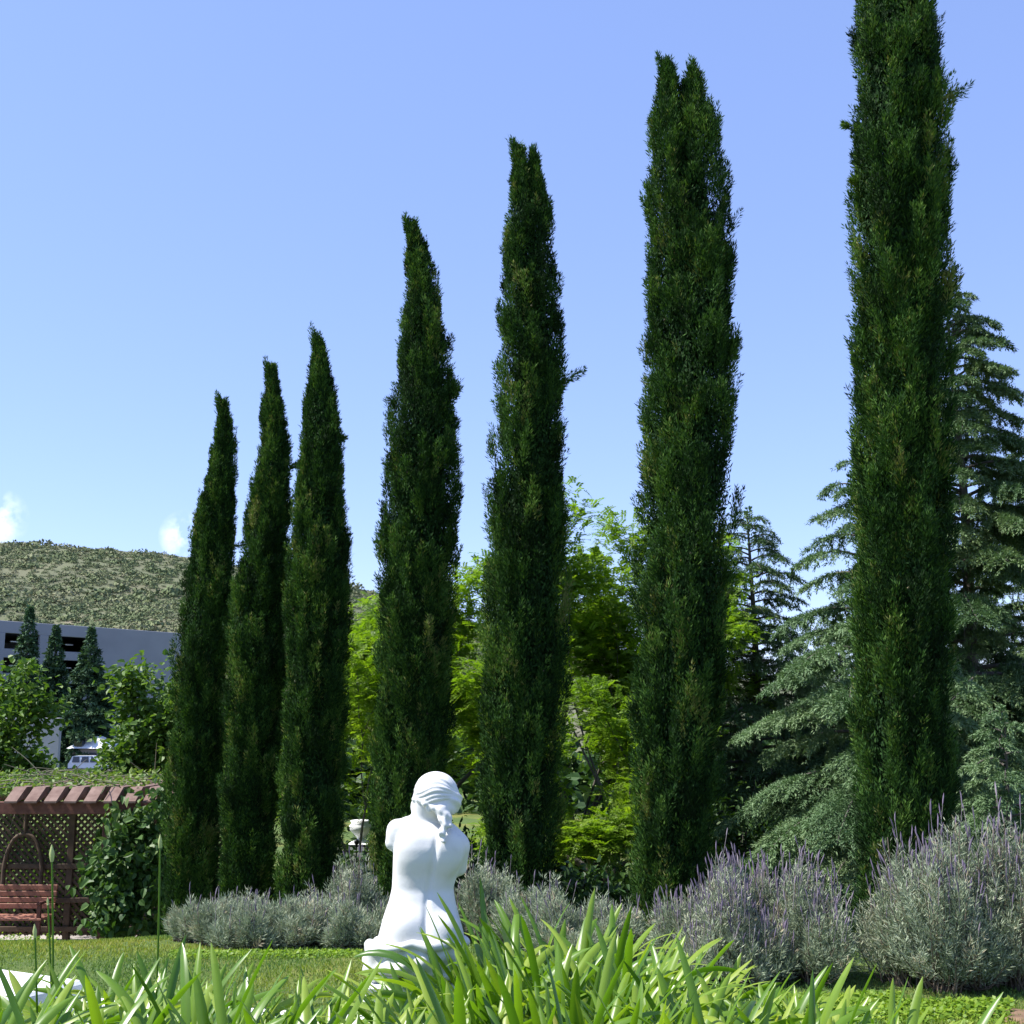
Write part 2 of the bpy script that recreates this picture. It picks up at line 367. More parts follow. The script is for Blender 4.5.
    n = len(PB); K = 42
    t = rng.uniform(0, 1, (n, K))**.85
    u = rand_unit(n*K).reshape(n, K, 3)
    wid = (.17*PL)[:, None, None]*((1.05-t)**.6)[..., None]
    P = PB[:, None]+PD[:, None]*(t*PL[:, None])[..., None]+u*wid
    d = PD[:, None]*1.0+u*.72
    L = rng.uniform(.028, .062, (n, K)); W = rng.uniform(.006, .013, (n, K))
    v = np.clip(PV[:, None]+rng.normal(0, .10, (n, K)), 0, 1)
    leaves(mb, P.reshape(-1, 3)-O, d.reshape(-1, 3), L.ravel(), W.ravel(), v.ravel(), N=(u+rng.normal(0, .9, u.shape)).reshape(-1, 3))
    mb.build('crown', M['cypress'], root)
    tb = MB(); zt = np.linspace(-.1, H*.7, 8)
    tb.tube(np.stack([cx(zb+zt)-O[0], zt*0, zt], -1), np.linspace(.11, .03, 8), 10)
    tb.build('trunk', M['bark'], root)
    # round woody cones, pale dots on the surface
    nc = 70
    ii = rng.integers(0, len(PB), nc); cb = MB()
    for k in ii:
        p = PB[k]+PD[k]*PL[k]*.4-O; e = rng.uniform(.012, .017)
        V = p+np.array([[0, 0, 1], [1, 0, .1], [0, 1, .1], [-1, 0, .1], [0, -1, .1], [0, 0, -1]])*e
        cb.add(V, [[0, 1, 2], [0, 2, 3], [0, 3, 4], [0, 4, 1], [5, 2, 1], [5, 3, 2], [5, 4, 3], [5, 1, 4]], rng.uniform(), 0, True)
    tag(cb.build('cones', M['cypress_cone'], root), kind='stuff')
    return root

L3 = [(0, 0, .92, 1.0), (.07, -.06, .82, .93), (-.08, -.03, .84, .90), (.05, .08, .85, .86)]
cypress('cypress', 'leftmost and shortest slender cypress, beside the wooden pergola', 15.2, [(950, 188), (850, 192), (700, 201), (560, 212), (450, 222), (390, 222)], 396, .375, L3, .42, .55, [(548, 232, 1, .25, .25)], 11)
cypress('cypress', 'slender pointed cypress second from the left, with a narrow curved tip', 14.6, [(930, 243), (850, 247), (700, 255), (560, 266), (450, 272), (356, 272)], 361, .375, L3, .42, .55, [(470, 286, 1, .5, .2)], 12)
cypress('cypress', 'pointed cypress third from the left, tallest of the close group of three', 14.0, [(930, 306), (850, 309), (700, 314), (560, 320), (450, 323), (326, 316)], 332, .405, L3, .42, .55, [(440, 332, 1, .2, .2)], 13)
cypress('cypress', 'cypress standing right behind the white statue, single soft pointed tip', 12.9, [(930, 407), (850, 408), (700, 413), (550, 418), (400, 425), (300, 422), (211, 407)], 216, .435, [(0, 0, .95, 1.0), (.10, -.05, .85, .91), (-.08, -.03, .84, .86), (.05, .08, .85, .84)], .34, .56, [(392, 444, 1, .25, .2)], 14)
cypress('cypress', 'forked cypress just right of the statue with one branch poking out of its right side', 12.0, [(930, 516), (850, 518), (700, 523), (550, 527), (400, 533), (300, 530), (135, 522)], 142, .445, [(-.06, 0, .84, 1.0), (.10, -.02, .72, .992), (-.06, .05, .88, .84), (.07, -.07, .9, .78)], .38, .56, [(386, 552, 1, .5, .42), (400, 550, .8, .9, .3)], 15)
cypress('cypress', 'broad tall cypress with a split double tip against the sky, second from the right', 10.9, [(940, 672), (850, 671), (700, 679), (500, 686), (300, 690), (150, 688), (48, 680)], 56, .445, [(-.17, 0, .60, 1.0), (.10, -.02, .80, .99), (-.02, .06, .92, .90), (.09, -.08, .88, .86)], .16, .55, [(132, 668, -1, .8, .25), (345, 724, 1, .1, .15)], 16)
cypress('cypress', 'tallest cypress, cut off by the top of the picture, rising behind the big right lavender', 9.9, [(960, 903), (850, 902), (500, 903), (300, 901), (100, 897), (-70, 892)], -120, .415, [(0, 0, .95, 1.0), (.11, -.06, .86, .94), (-.09, -.04, .88, .95), (.05, .1, .88, .9)], .17, .5, [(108, 930, 1, .45, .42), (130, 862, -1, .2, .2), (188, 862, -.8, .5, .15)], 17, low=.92)
rng = np.random.default_rng(77)

# ---------------------------------------------------------------- deodar cedars
def cedar(name, label, px, D, top_py, Rmax, mat, nl=70, droop=.25, seed=1, bare=(None, None), tuft=.05, zbase_rel=.04, trunk_r=.14, group='blue green cedars behind the cypresses', shape=.8, dens=1.0, cat='cedar tree'):
    global rng
    rng = np.random.default_rng(seed)
    b = at(px, 725, D); x0 = b[0]; zb = g0(x0, D); H = at(px, top_py, D)[2]-zb
    root = thing(name, label, cat, (float(x0), D, zb), 0, group)
    cr = MB(); tr = MB()
    zt = np.linspace(-.1, H*.985, 12); bx = .04*np.sin(zt*.9+seed)
    tr.tube(np.stack([bx, zt*0, zt], -1), trunk_r*(1-zt/H*.93).clip(.04), 9)
    P_, D_, N_, V_ = [], [], [], []
    for i in range(nl):
        s = (i+rng.uniform(0, 1))/nl; h = H*(zbase_rel+(1-zbase_rel)*s**1.0)*.985
        a = i*2.399+rng.normal(0, .35)
        rel = 1-h/H
        Lb = Rmax*(rel**shape)*rng.uniform(.72, 1.08)+.10
        if bare[0] is not None and bare[0]*H < h < bare[1]*H and rng.uniform() < .72: Lb *= .35
        m = 10; t = np.linspace(0, 1, m)
        up = .10+.45*(1-rel)**2
        out = np.array([math.cos(a), math.sin(a)])
        cv = rng.normal(0, .12)
        pts = np.stack([out[0]*Lb*t-out[1]*cv*Lb*t**2, out[1]*Lb*t+out[0]*cv*Lb*t**2, h+Lb*(up*t-(droop+up*.6)*t**2.2)], -1)
        tr.tube(pts, np.linspace(.03*Lb/2+.008, .004, m), 5, cap=False)
        # branchlets in a drooping plane
        nb = max(5, int(Lb*26*dens)); tb = .18+.82*rng.uniform(0, 1, nb)**.8
        bp = np.stack([np.interp(tb, t, pts[:, k]) for k in range(3)], -1)
        side = np.where(np.arange(nb) % 2 == 0, 1., -1.)
        lat = np.stack([-np.full(nb, out[1]), np.full(nb, out[0]), np.zeros(nb)], -1)*side[:, None]
        fw = np.array([out[0], out[1], 0])
        bd = norm(lat*1.0+fw*rng.uniform(.35, 1.0, (nb, 1))+np.array([0, 0, -.12])+rng.normal(0, .12, (nb, 3)))
        bl = Lb*.36*(1.12-tb)**.6*rng.uniform(.6, 1.2, nb)+.10
        vl = rng.normal(.5, .16)
        K = np.maximum(6, (bl/(.0058 if tuft < .2 else .05)).astype(int))
        rep = np.repeat(np.arange(nb), K); q = rng.uniform(0, 1, len(rep))
        pp = bp[rep]+bd[rep]*(q*bl[rep])[:, None]+np.stack([0*q, 0*q, -.38*bl[rep]*q**2], -1)+rng.normal(0, .012, (len(rep), 3))*np.array([1, 1, .5])
        dd = bd[rep]*.7+rng.normal(0, .55, (len(rep), 3))+np.array([0, 0, -.05])-np.array([0, 0, .5])*(q**2)[:, None]
        P_.append(pp); D_.append(dd); V_.append(np.clip(vl+.25*(q-.5)+rng.normal(0, .12, len(rep)), 0, 1))
        N_.append(np.array([0, 0, 1.])+rng.normal(0, .35, (len(rep), 3)))
    P_ = np.concatenate(P_); n = len(P_)
    leaves(cr, P_, np.concatenate(D_), tuft*rng.uniform(.8, 1.5, n), tuft*(.30 if tuft < .2 else .5)*rng.uniform(.7, 1.3, n), np.concatenate(V_), N=np.concatenate(N_))
    # leader tip tufts
    zz = H*rng.uniform(.9, 1.0, 150); rad = (H-zz)*.12+.01; aa = rng.uniform(0, 6.28, 150)
    leaves(cr, np.stack([rad*np.cos(aa), rad*np.sin(aa), zz], -1), np.stack([np.cos(aa), np.sin(aa), .6+0*aa], -1), tuft*1.3, tuft*.5, .5)
    cr.build('crown', mat, root); tr.build('trunk', M['greybark'], root)
    return root
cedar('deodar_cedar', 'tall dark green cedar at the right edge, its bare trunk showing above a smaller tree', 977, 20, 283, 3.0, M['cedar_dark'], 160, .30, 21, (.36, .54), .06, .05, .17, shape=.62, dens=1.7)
cedar('deodar_cedar', 'pale blue green cedar with layered drooping boughs left of the tallest cypress', 868, 16, 452, 2.3, M['cedar'], 60, .32, 22, tuft=.05, shape=.75, dens=2.1)
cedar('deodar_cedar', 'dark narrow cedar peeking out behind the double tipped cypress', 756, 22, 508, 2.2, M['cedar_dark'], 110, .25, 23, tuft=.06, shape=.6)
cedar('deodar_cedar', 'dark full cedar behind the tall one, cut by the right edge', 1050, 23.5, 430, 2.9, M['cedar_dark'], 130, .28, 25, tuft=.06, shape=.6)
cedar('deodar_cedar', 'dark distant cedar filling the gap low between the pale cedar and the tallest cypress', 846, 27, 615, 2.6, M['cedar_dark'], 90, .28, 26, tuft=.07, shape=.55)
cedar('deodar_cedar', 'small young cedar with light green shoots in front of the bare cedar trunk', 1002, 14.2, 706, 1.0, M['cedar'], 34, .34, 24, tuft=.045, trunk_r=.05, shape=.7, dens=2.2)
# conifers before the parking garage
for k, (px, D, tp, Rm, lab) in enumerate([(22, 160, 606, 5.0, 'dark slim conifer in front of the parking garage, at the left edge'), (50, 163, 626, 5.0, 'dark conifer between two others in front of the garage openings'), (86, 160, 628, 6.6, 'bushy dark conifer overlapping the right end of the garage openings')]):
    cedar('conifer', lab, px, D, tp, Rm, M['farpine'], 110, .2, 30+k, tuft=.5, trunk_r=.25, group='conifers in front of the parking garage', shape=1.0, dens=.32, cat='conifer')

# ---------------------------------------------------------------- broadleaf trees
def branchy(name, label, px, D, top_py, width, lmat, seed, group=None, trunk_h=.25, spray='pinnate', n_end=5, cat='tree', zb=None, leaf=.05, nspray=16, lean=0, flat=.5, tr_r=.09, maxd=4, offs=0, lift=.55):
    global rng
    rng = np.random.default_rng(seed)
    b = at(px, 725, D); x0 = b[0]; zb = g0(x0, D) if zb is None else zb; H = at(px, top_py, D)[2]-zb
    root = thing(name, label, cat, (float(x0), D, zb), 0, group)
    tr = MB(); tips = []
    def grow(p, d, L, r, depth):
        m = 5; t = np.linspace(0, 1, m); side = rng.normal(0, .22, 3)
        pts = p+np.outer(t*L, d)+np.outer(L*t*t, side)*.6
        tr.tube(pts, np.linspace(r, r*.62, m), 7 if depth < 2 else 5, cap=False)
        e = pts[-1]; nd = norm(pts[-1]-pts[-2])
        if depth >= 2:
            for q in (.35, .6, .85, 1.): tips.append((p+(e-p)*q, nd, depth))
        if depth < maxd:
            k = 3 if depth < 2 else int(rng.integers(2, 4))
            for _ in range(k):
                dd = norm(nd+rng.normal(0, .55, 3)*np.array([1, 1, .6])+np.array([0, 0, .12]))
                grow(e, dd, L*rng.uniform(.62, .85), r*.58, depth+1)
    L0 = H*.30
    for q in range(n_end):
        a = q*2*math.pi/n_end+rng.uniform(-.4, .4)
        grow(np.array([.03*math.cos(a), .03*math.sin(a), H*trunk_h*.8]), norm(np.array([math.cos(a)*.65, math.sin(a)*.5, lift*1.6])), L0*rng.uniform(.8, 1.1), tr_r*.6, 1)
    tr.tube([[0, 0, -.1], [0.02, 0, H*trunk_h*.4], [0, 0, H*trunk_h*.85]], [tr_r*1.2, tr_r, tr_r*.85], 10)
    T = np.array([t[0] for t in tips]); TD = np.array([t[1] for t in tips])
    # fit crown to requested size
    zmax = np.percentile(T[:, 2], 99.5); xm = np.percentile(np.abs(T[:, 0]), 97)
    sc = np.array([width/2/xm, width/2/xm, (H*.985)/zmax])
    T = T*sc
    for i in range(len(tr.V)): tr.V[i] = tr.V[i]*sc
    cr = MB(); n = len(T)
    rep = np.repeat(np.arange(n), nspray)
    P = T[rep]+rng.normal(0, .17, (len(rep), 3))*np.array([1, 1, .6])
    d = norm(TD[rep]*.5+rng.normal(0, .7, (len(rep), 3))*np.array([1, 1, flat])+np.array([0, 0, .05]))
    vb = np.clip(rng.normal(.5, .15, n)[rep]+rng.normal(0, .10, len(rep)), 0, 1)
    if spray == 'pinnate':
        K = 9; t = np.linspace(.1, 1, K); L = rng.uniform(.14, .26, len(rep))
        side = norm(np.cross(d, np.array([0, 0, 1.])+rng.normal(0, .25, d.shape))); nn = np.cross(side, d)
        for sgn in (1, -1):
            PP = P[:, None]+d[:, None]*(t*L[:, None])[..., None]-np.array([0, 0, .22])*(t**2*L[:, None])[..., None]
            DD = side[:, None]*sgn+d[:, None]*.45-np.array([0, 0, .15])+rng.normal(0, .12, PP.shape)
            leaves(cr, PP.reshape(-1, 3), DD.reshape(-1, 3), leaf, leaf*.42, np.repeat(vb, K), N=np.repeat(nn, K, 0)+rng.normal(0, .2, (len(rep)*K, 3)))
    else:
        N = norm(np.array([-.1, -.25, 1.])+rng.normal(0, .55, P.shape))
        dd = d+np.array([0, -.2, -.25])
        leaves(cr, P, dd, leaf*rng.uniform(.6, 1.25, len(P)), leaf*.8*rng.uniform(.6, 1.2, len(P)), vb, N=N, bend=.12, shape='leaf')
    cr.build('crown', lmat, root); tr.build('trunk', M['greybark'], root)
    return root
LG = 'yellow green feathery trees behind the cypresses'
branchy('locust_tree', 'feathery yellow green tree right of the forked cypress, bare limbs showing', 612, 21, 500, 4.3, M['locust'], 41, LG, spray='pinnate', n_end=5, leaf=.06, nspray=20, maxd=4, tr_r=.05)
branchy('locust_tree', 'lower feathery yellow green tree showing on both sides of the cypress behind the statue', 436, 22.5, 588, 4.0, M['locust'], 42, LG, spray='pinnate', n_end=5, leaf=.06, nspray=22, maxd=4)
branchy('locust_tree', 'feathery tree of soft yellow green leaves filling the space left of the double tipped cypress', 578, 24, 560, 4.4, M['locust'], 47, LG, spray='pinnate', n_end=6, leaf=.065, nspray=20, maxd=4, trunk_h=.15, lift=.35)
branchy('locust_tree', 'low bright green tree filling the gap between the forked and the double tipped cypress', 600, 17.5, 690, 2.6, M['locust'], 43, LG, trunk_h=.12, spray='pinnate', n_end=5, leaf=.05, nspray=20, maxd=4, lift=.3)
branchy('locust_tree', 'small yellow green tree low in the gap between the third and fourth cypress', 362, 20.5, 655, 2.3, M['locust'], 44, LG, trunk_h=.12, spray='pinnate', n_end=4, leaf=.05, nspray=14, maxd=4, lift=.35)
branchy('fig_tree', 'broad leaved glossy tree above the pergola beside the leftmost cypress', 159, 21.5, 664, 1.45, M['fig'], 45, 'broad leaved trees behind the pergola', spray='leaf', n_end=5, leaf=.13, nspray=10, maxd=4, flat=.7, tr_r=.06)
branchy('fig_tree', 'broad leaved tree at the left edge in front of the parking garage', 10, 22.5, 664, 1.45, M['fig'], 46, 'broad leaved trees behind the pergola', spray='leaf', n_end=5, leaf=.13, nspray=9, maxd=4, flat=.7, tr_r=.06)
rng = np.random.default_rng(99)

def leaf_bush(name, label, c, size, mat, n, leaf, group=None, cat='shrub', flatN=.6, trans=None, stems=True, parent=None):
    """rounded irregular bush of leaf-sized faces around a skeleton of stems"""
    c = np.array(c, float); size = np.array(size, float)
    ns = 26; dirs = rand_unit(ns); dirs[:, 2] = np.abs(dirs[:, 2])
    tips = dirs*size*.5*rng.uniform(.55, .95, (ns, 1))*np.array([1, 1, 2*.95]); 
    root = thing(name, label, cat, tuple(c), 0, group)
    cr = MB(); sm = MB()
    for t_ in tips: sm.tube([[t_[0]*.08, t_[1]*.08, -.03], t_*np.array([.5, .5, .6]), t_], [.022, .014, .006], 5, cap=False)
    k = rng.integers(0, ns, n); q = rng.uniform(.35, 1.0, n)
    P = tips[k]*q[:, None]+rng.normal(0, 1, (n, 3))*size*.11
    P[:, 2] = np.abs(P[:, 2])
    out = norm(P/size*np.array([1, 1, .6]))
    d = norm(out*.6+rng.normal(0, .6, (n, 3)))
    N = norm(out*.5+np.array([0, 0, .6])+rng.normal(0, flatN, (n, 3)))
    v = np.clip(rng.normal(.5, .2, ns)[k]+rng.normal(0, .15, n), 0, 1)
    leaves(cr, P, d, leaf*rng.uniform(.6, 1.3, n), leaf*.65*rng.uniform(.6, 1.3, n), v, N=N, bend=.1, shape='leaf')
    cr.build('foliage', mat, root); sm.build('stems', M['greybark'], root)
    return root
# dark evergreen shrubs closing the view behind the row of cypresses
hb = [(480, 20.5, 2.2, 1.7), (560, 22.5, 2.6, 1.6), (690, 19.5, 2.6, 2.2), (742, 18.6, 2.4, 2.0), (800, 21, 3.0, 2.6), (900, 20, 3.0, 2.5), (960, 17.5, 2.4, 1.9), (1040, 17.2, 2.6, 2.2), (395, 24.5, 2.6, 1.9), (640, 15.5, 1.8, 1.1), (575, 15, 1.6, .9), (780, 13.6, 1.6, .8), (690, 13.4, 1.5, .7), (980, 12.4, 1.6, .8), (264, 17.2, 1.1, 1.3), (226, 17.6, 1.0, 1.4), (350, 17.5, .8, .9)]
for i, (px, D, w, h) in enumerate(hb):
    x = xat(px, D)
    leaf_bush('evergreen_shrub', 'dark evergreen shrub in the shade behind the cypresses', (x, D, g0(x, D)), (w, w*.8, h), M['hedge'], 2600, .10, 'dark evergreen shrubs behind the cypresses')
# distant tree belt: individual round trees beyond the garden
for i, (px, D, h, w) in enumerate([(340, 60, 8, 8), (420, 66, 7, 9), (520, 62, 8, 9), (650, 58, 6, 8), (740, 64, 7, 9), (840, 60, 7.5, 9), (930, 66, 8, 9), (1030, 60, 7, 9), (205, 70, 6, 8), (270, 62, 6.5, 8)]):
    x = xat(px, D); leaf_bush('round_tree', 'round dark green tree far behind the garden', (x, D, g0(x, D)), (w, w, h), M['hedge'], 1500, .75, 'round trees far behind the garden', 'tree')
for i, (px, D, h, w) in enumerate([(18, 128, 9, 10), (50, 132, 8, 10), (80, 126, 7, 8), (105, 124, 6, 7), (130, 130, 10, 9), (165, 124, 8, 9)]):
    x = xat(px, D, -3); leaf_bush('round_tree', 'dark round tree at the foot of the parking garage', (x, D+44, -4), (w*1.2, w*.6, h*1.05), M['farpine'], 1200, .9, 'dark trees at the foot of the garage', 'tree')

# ---------------------------------------------------------------- parking garage, lot, cars
def garage():
    A = at(-60, 725, 168); B = at(205, 725, 203)
    A2 = np.array([A[0], A[1]]); B2 = np.array([B[0], B[1]])
    L = np.linalg.norm(B2-A2); u = (B2-A2)/L; ang = math.atan2(u[1], u[0])
    root = thing('parking_garage', 'long grey concrete parking garage with dark open storeys below the hill', 'parking garage', (A2[0], A2[1], -4), ang)
    top = CZ+(725-622)/F*174+4
    # x position along the wall for a given pixel column
    def lx(px):
        best = min(np.linspace(0, L, 400), key=lambda s: abs(512+F*(A2[0]+u[0]*s)/(A2[1]+u[1]*s)-px)); return float(best)
    cut = lx(88)
    levels = [(top-4.0, top-1.75), (top-7.5, top-5.3), (top-11.0, top-8.8), (top-14.4, top-12.2)]
    w = MB(); T = .5; d = 36
    # solid right part and the parapets between the openings
    w.box(((cut+L)/2, T/2, top/2), (L-cut, T, top), bev=.05)
    edges = [top]+[q for lo, hi in levels for q in (hi, lo)]+[0]
    for k in range(0, len(edges), 2):
        hi, lo = edges[k], edges[k+1]
        w.box((cut/2-.01, T/2, (hi+lo)/2), (cut-.02, T, hi-lo), bev=.05)
    w.box((L-T/2, T+d/2, top/2), (T, d, top)); w.box((T/2, T+d/2, top/2), (T, d, top)); w.box((L/2, T+d+T/2, top/2), (L, T, top))
    wall = w.build('wall', M['concrete'], root)
    f = MB()
    for lo, hi in levels: f.box((L/2, T+d/2, lo-.16), (L-2*T-.02, d-.02, .3))
    f.box((L/2, T+d/2, top-1.3), (L-2*T-.02, d-.02, .3))
    f.build('floor_slabs', M['concrete'], root)
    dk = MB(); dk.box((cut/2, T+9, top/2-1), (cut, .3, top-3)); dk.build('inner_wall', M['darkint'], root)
    for px in (-20, 4, 46):
        x = lx(px)
        c = MB(); c.box((x, T/2, (levels[-1][0]+levels[0][1])/2), (.9 if px != 46 else 1.4, T+.06, levels[0][1]-levels[-1][0]+.02), bev=.05)
        c.build('pillar', M['concrete'], root)
    for lo, hi in levels[:2]:
        for px in (64, 80, 25):
            x = lx(px); l = MB(); l.box((x, 2.6, (hi+lo)/2+.1), (1.3, .25, .2), bev=.05); l.build('light_fitting', M['lamp'], root)
garage()
mb = MB(); mb.box((-58, 143, -3.83), (120, 44, .1)); tag(mb.build('parking_lot', M['asphalt']), kind='structure')
def car(name, label, px, D, z, rz, L, H, W, paint, seed=0, estate=True):
    p = at(px, 725, D); root = thing(name, label, 'car', (float(p[0]), D, z), rz, 'cars parked beyond the pergola')
    hl = L/2
    if estate: prof = [(-hl, .35), (-hl, .95), (-hl+.1, 1.02), (-hl+.45, H-.06), (-hl+.8, H), (.35, H), (1.1, 1.06), (hl-.15, .92), (hl, .7), (hl, .35)]
    else: prof = [(-hl, .3), (-hl, .85), (-hl+.6, .95), (-hl+1.3, H-.03), (-hl+1.8, H), (.2, H), (1.15, .98), (hl-.2, .8), (hl, .62), (hl, .3)]
    b = MB(); n = len(prof)
    V = []
    for (yy, k) in ((-W/2, 0), (-W/2+.0, 0), (W/2, 0)):
        pass
    rows = [(-W/2+.06, .96), (-W/2, 1.0), (W/2, 1.0), (W/2-.06, .96)]
    for yy, s in rows:
        for (x, zz) in prof:
            tum = 1 if zz < 1.0 else (1-.14*(zz-1.0)/(H-1.0))
            V.append([x*s if s < 1 else x, yy*tum, zz if s == 1 else .35+(zz-.35)*.985])
    V = np.array(V)
    for r in range(3): b.add(V, [[r*n+i, r*n+(i+1) % n, (r+1)*n+(i+1) % n, (r+1)*n+i] for i in range(n)], .5, 0)
    b.add(V[:n], [list(range(n-1, -1, -1))]); b.add(V[3*n:], [list(range(n))])
    b.build('body', paint, root)
    for sy in (-1, 1):
        xs = [(-hl+.45, -hl+1.35), (-hl+1.5, -hl+2.45), (-hl+2.6, .95)] if estate else [(-hl+1.2, -.1), (.05, .95)]
        for a, c in xs:
            g = MB(); t0 = 1.06; t1 = H-.12
            y0 = sy*(W/2+.012)*(1-.14*(t0-1)/(H-1)); y1 = sy*(W/2+.012)*(1-.14*(t1-1)/(H-1))
            a1 = a+.12; c1 = min(c-.08, .42)
            Vg = np.array([[a, y0, t0], [c, y0, t0], [c1, y1, t1], [a1, y1, t1], [a, y0-sy*.06, t0], [c, y0-sy*.06, t0], [c1, y1-sy*.06, t1], [a1, y1-sy*.06, t1]])
            g.add(Vg, [[0, 1, 2, 3], [7, 6, 5, 4], [0, 4, 5, 1], [1, 5, 6, 2], [2, 6, 7, 3], [3, 7, 4, 0]]); g.build('window', M['glass'], root)
        for wx in (-hl+.85, hl-.9):
            w = MB(); w.tube([[wx, sy*(W/2-.2), .34], [wx, sy*(W/2+.01), .34]], [.34, .34], 18); wo = w.build('wheel', M['rubber'], root)
            r = MB(); r.tube([[wx, sy*(W/2+.0), .34], [wx, sy*(W/2+.025), .34]], [.2, .19], 14); r.build('rim', M['greypaint'], wo)
        h = MB(); h.box((hl-.03, sy*(W/2-.3), .74), (.1, .32, .15), bev=.02); h.build('headlight', M['lamp'], root)
car('parked_suv', 'white sport utility vehicle with dark windows seen over the pergola vines', 93, 150, -3.78, R(3), 4.9, 1.85, 1.9, M['whitepaint'])
car('parked_car', 'silver car parked at the nose of the white sport utility vehicle', 128, 151, -3.78, R(4), 4.4, 1.45, 1.8, M['greypaint'], estate=False)
def kiosk():
    p = at(89, 725, 155.5); r = thing('small_building', 'small tan walled building with a white sloping roof behind the white vehicle', 'building', (float(p[0]), 155.5, -3.8), R(-8))
    w = MB(); w.box((0, 2.5, 1.3), (4.4, 5, 2.6), bev=.04); w.build('wall', M['tanwall'], r)
    f = MB(); V = np.array([[-2.6, -.5, 2.62], [2.6, -.5, 2.62], [2.6, 5.5, 2.62], [-2.6, 5.5, 2.62], [-.9, 1.8, 4.1], [.4, 1.8, 4.1], [.4, 3.2, 4.1], [-.9, 3.2, 4.1]])
    f.add(V, [[3, 2, 1, 0], [4, 5, 6, 7], [0, 1, 5, 4], [1, 2, 6, 5], [2, 3, 7, 6], [3, 0, 4, 7]]); f.build('roof', M['whitepaint'], r)
    d = MB(); d.box((-1.15, .05, 3.25), (1.1, .9, .7), bev=.03); d.build('roof_vent', M['glass'], r)
    d = MB(); d.box((.8, -.03, 1.05), (.95, .1, 2.1), bev=.02); d.build('door', M['darkint'], r)
kiosk()
p = at(10, 725, 120)
mb = MB(); mb.box((xat(60, 120)-13, 120, -.4), (26, .5, 5.7), bev=.06); tag(mb.build('retaining_wall', M['concrete']), 'low grey concrete retaining wall below the dark conifers', 'wall')

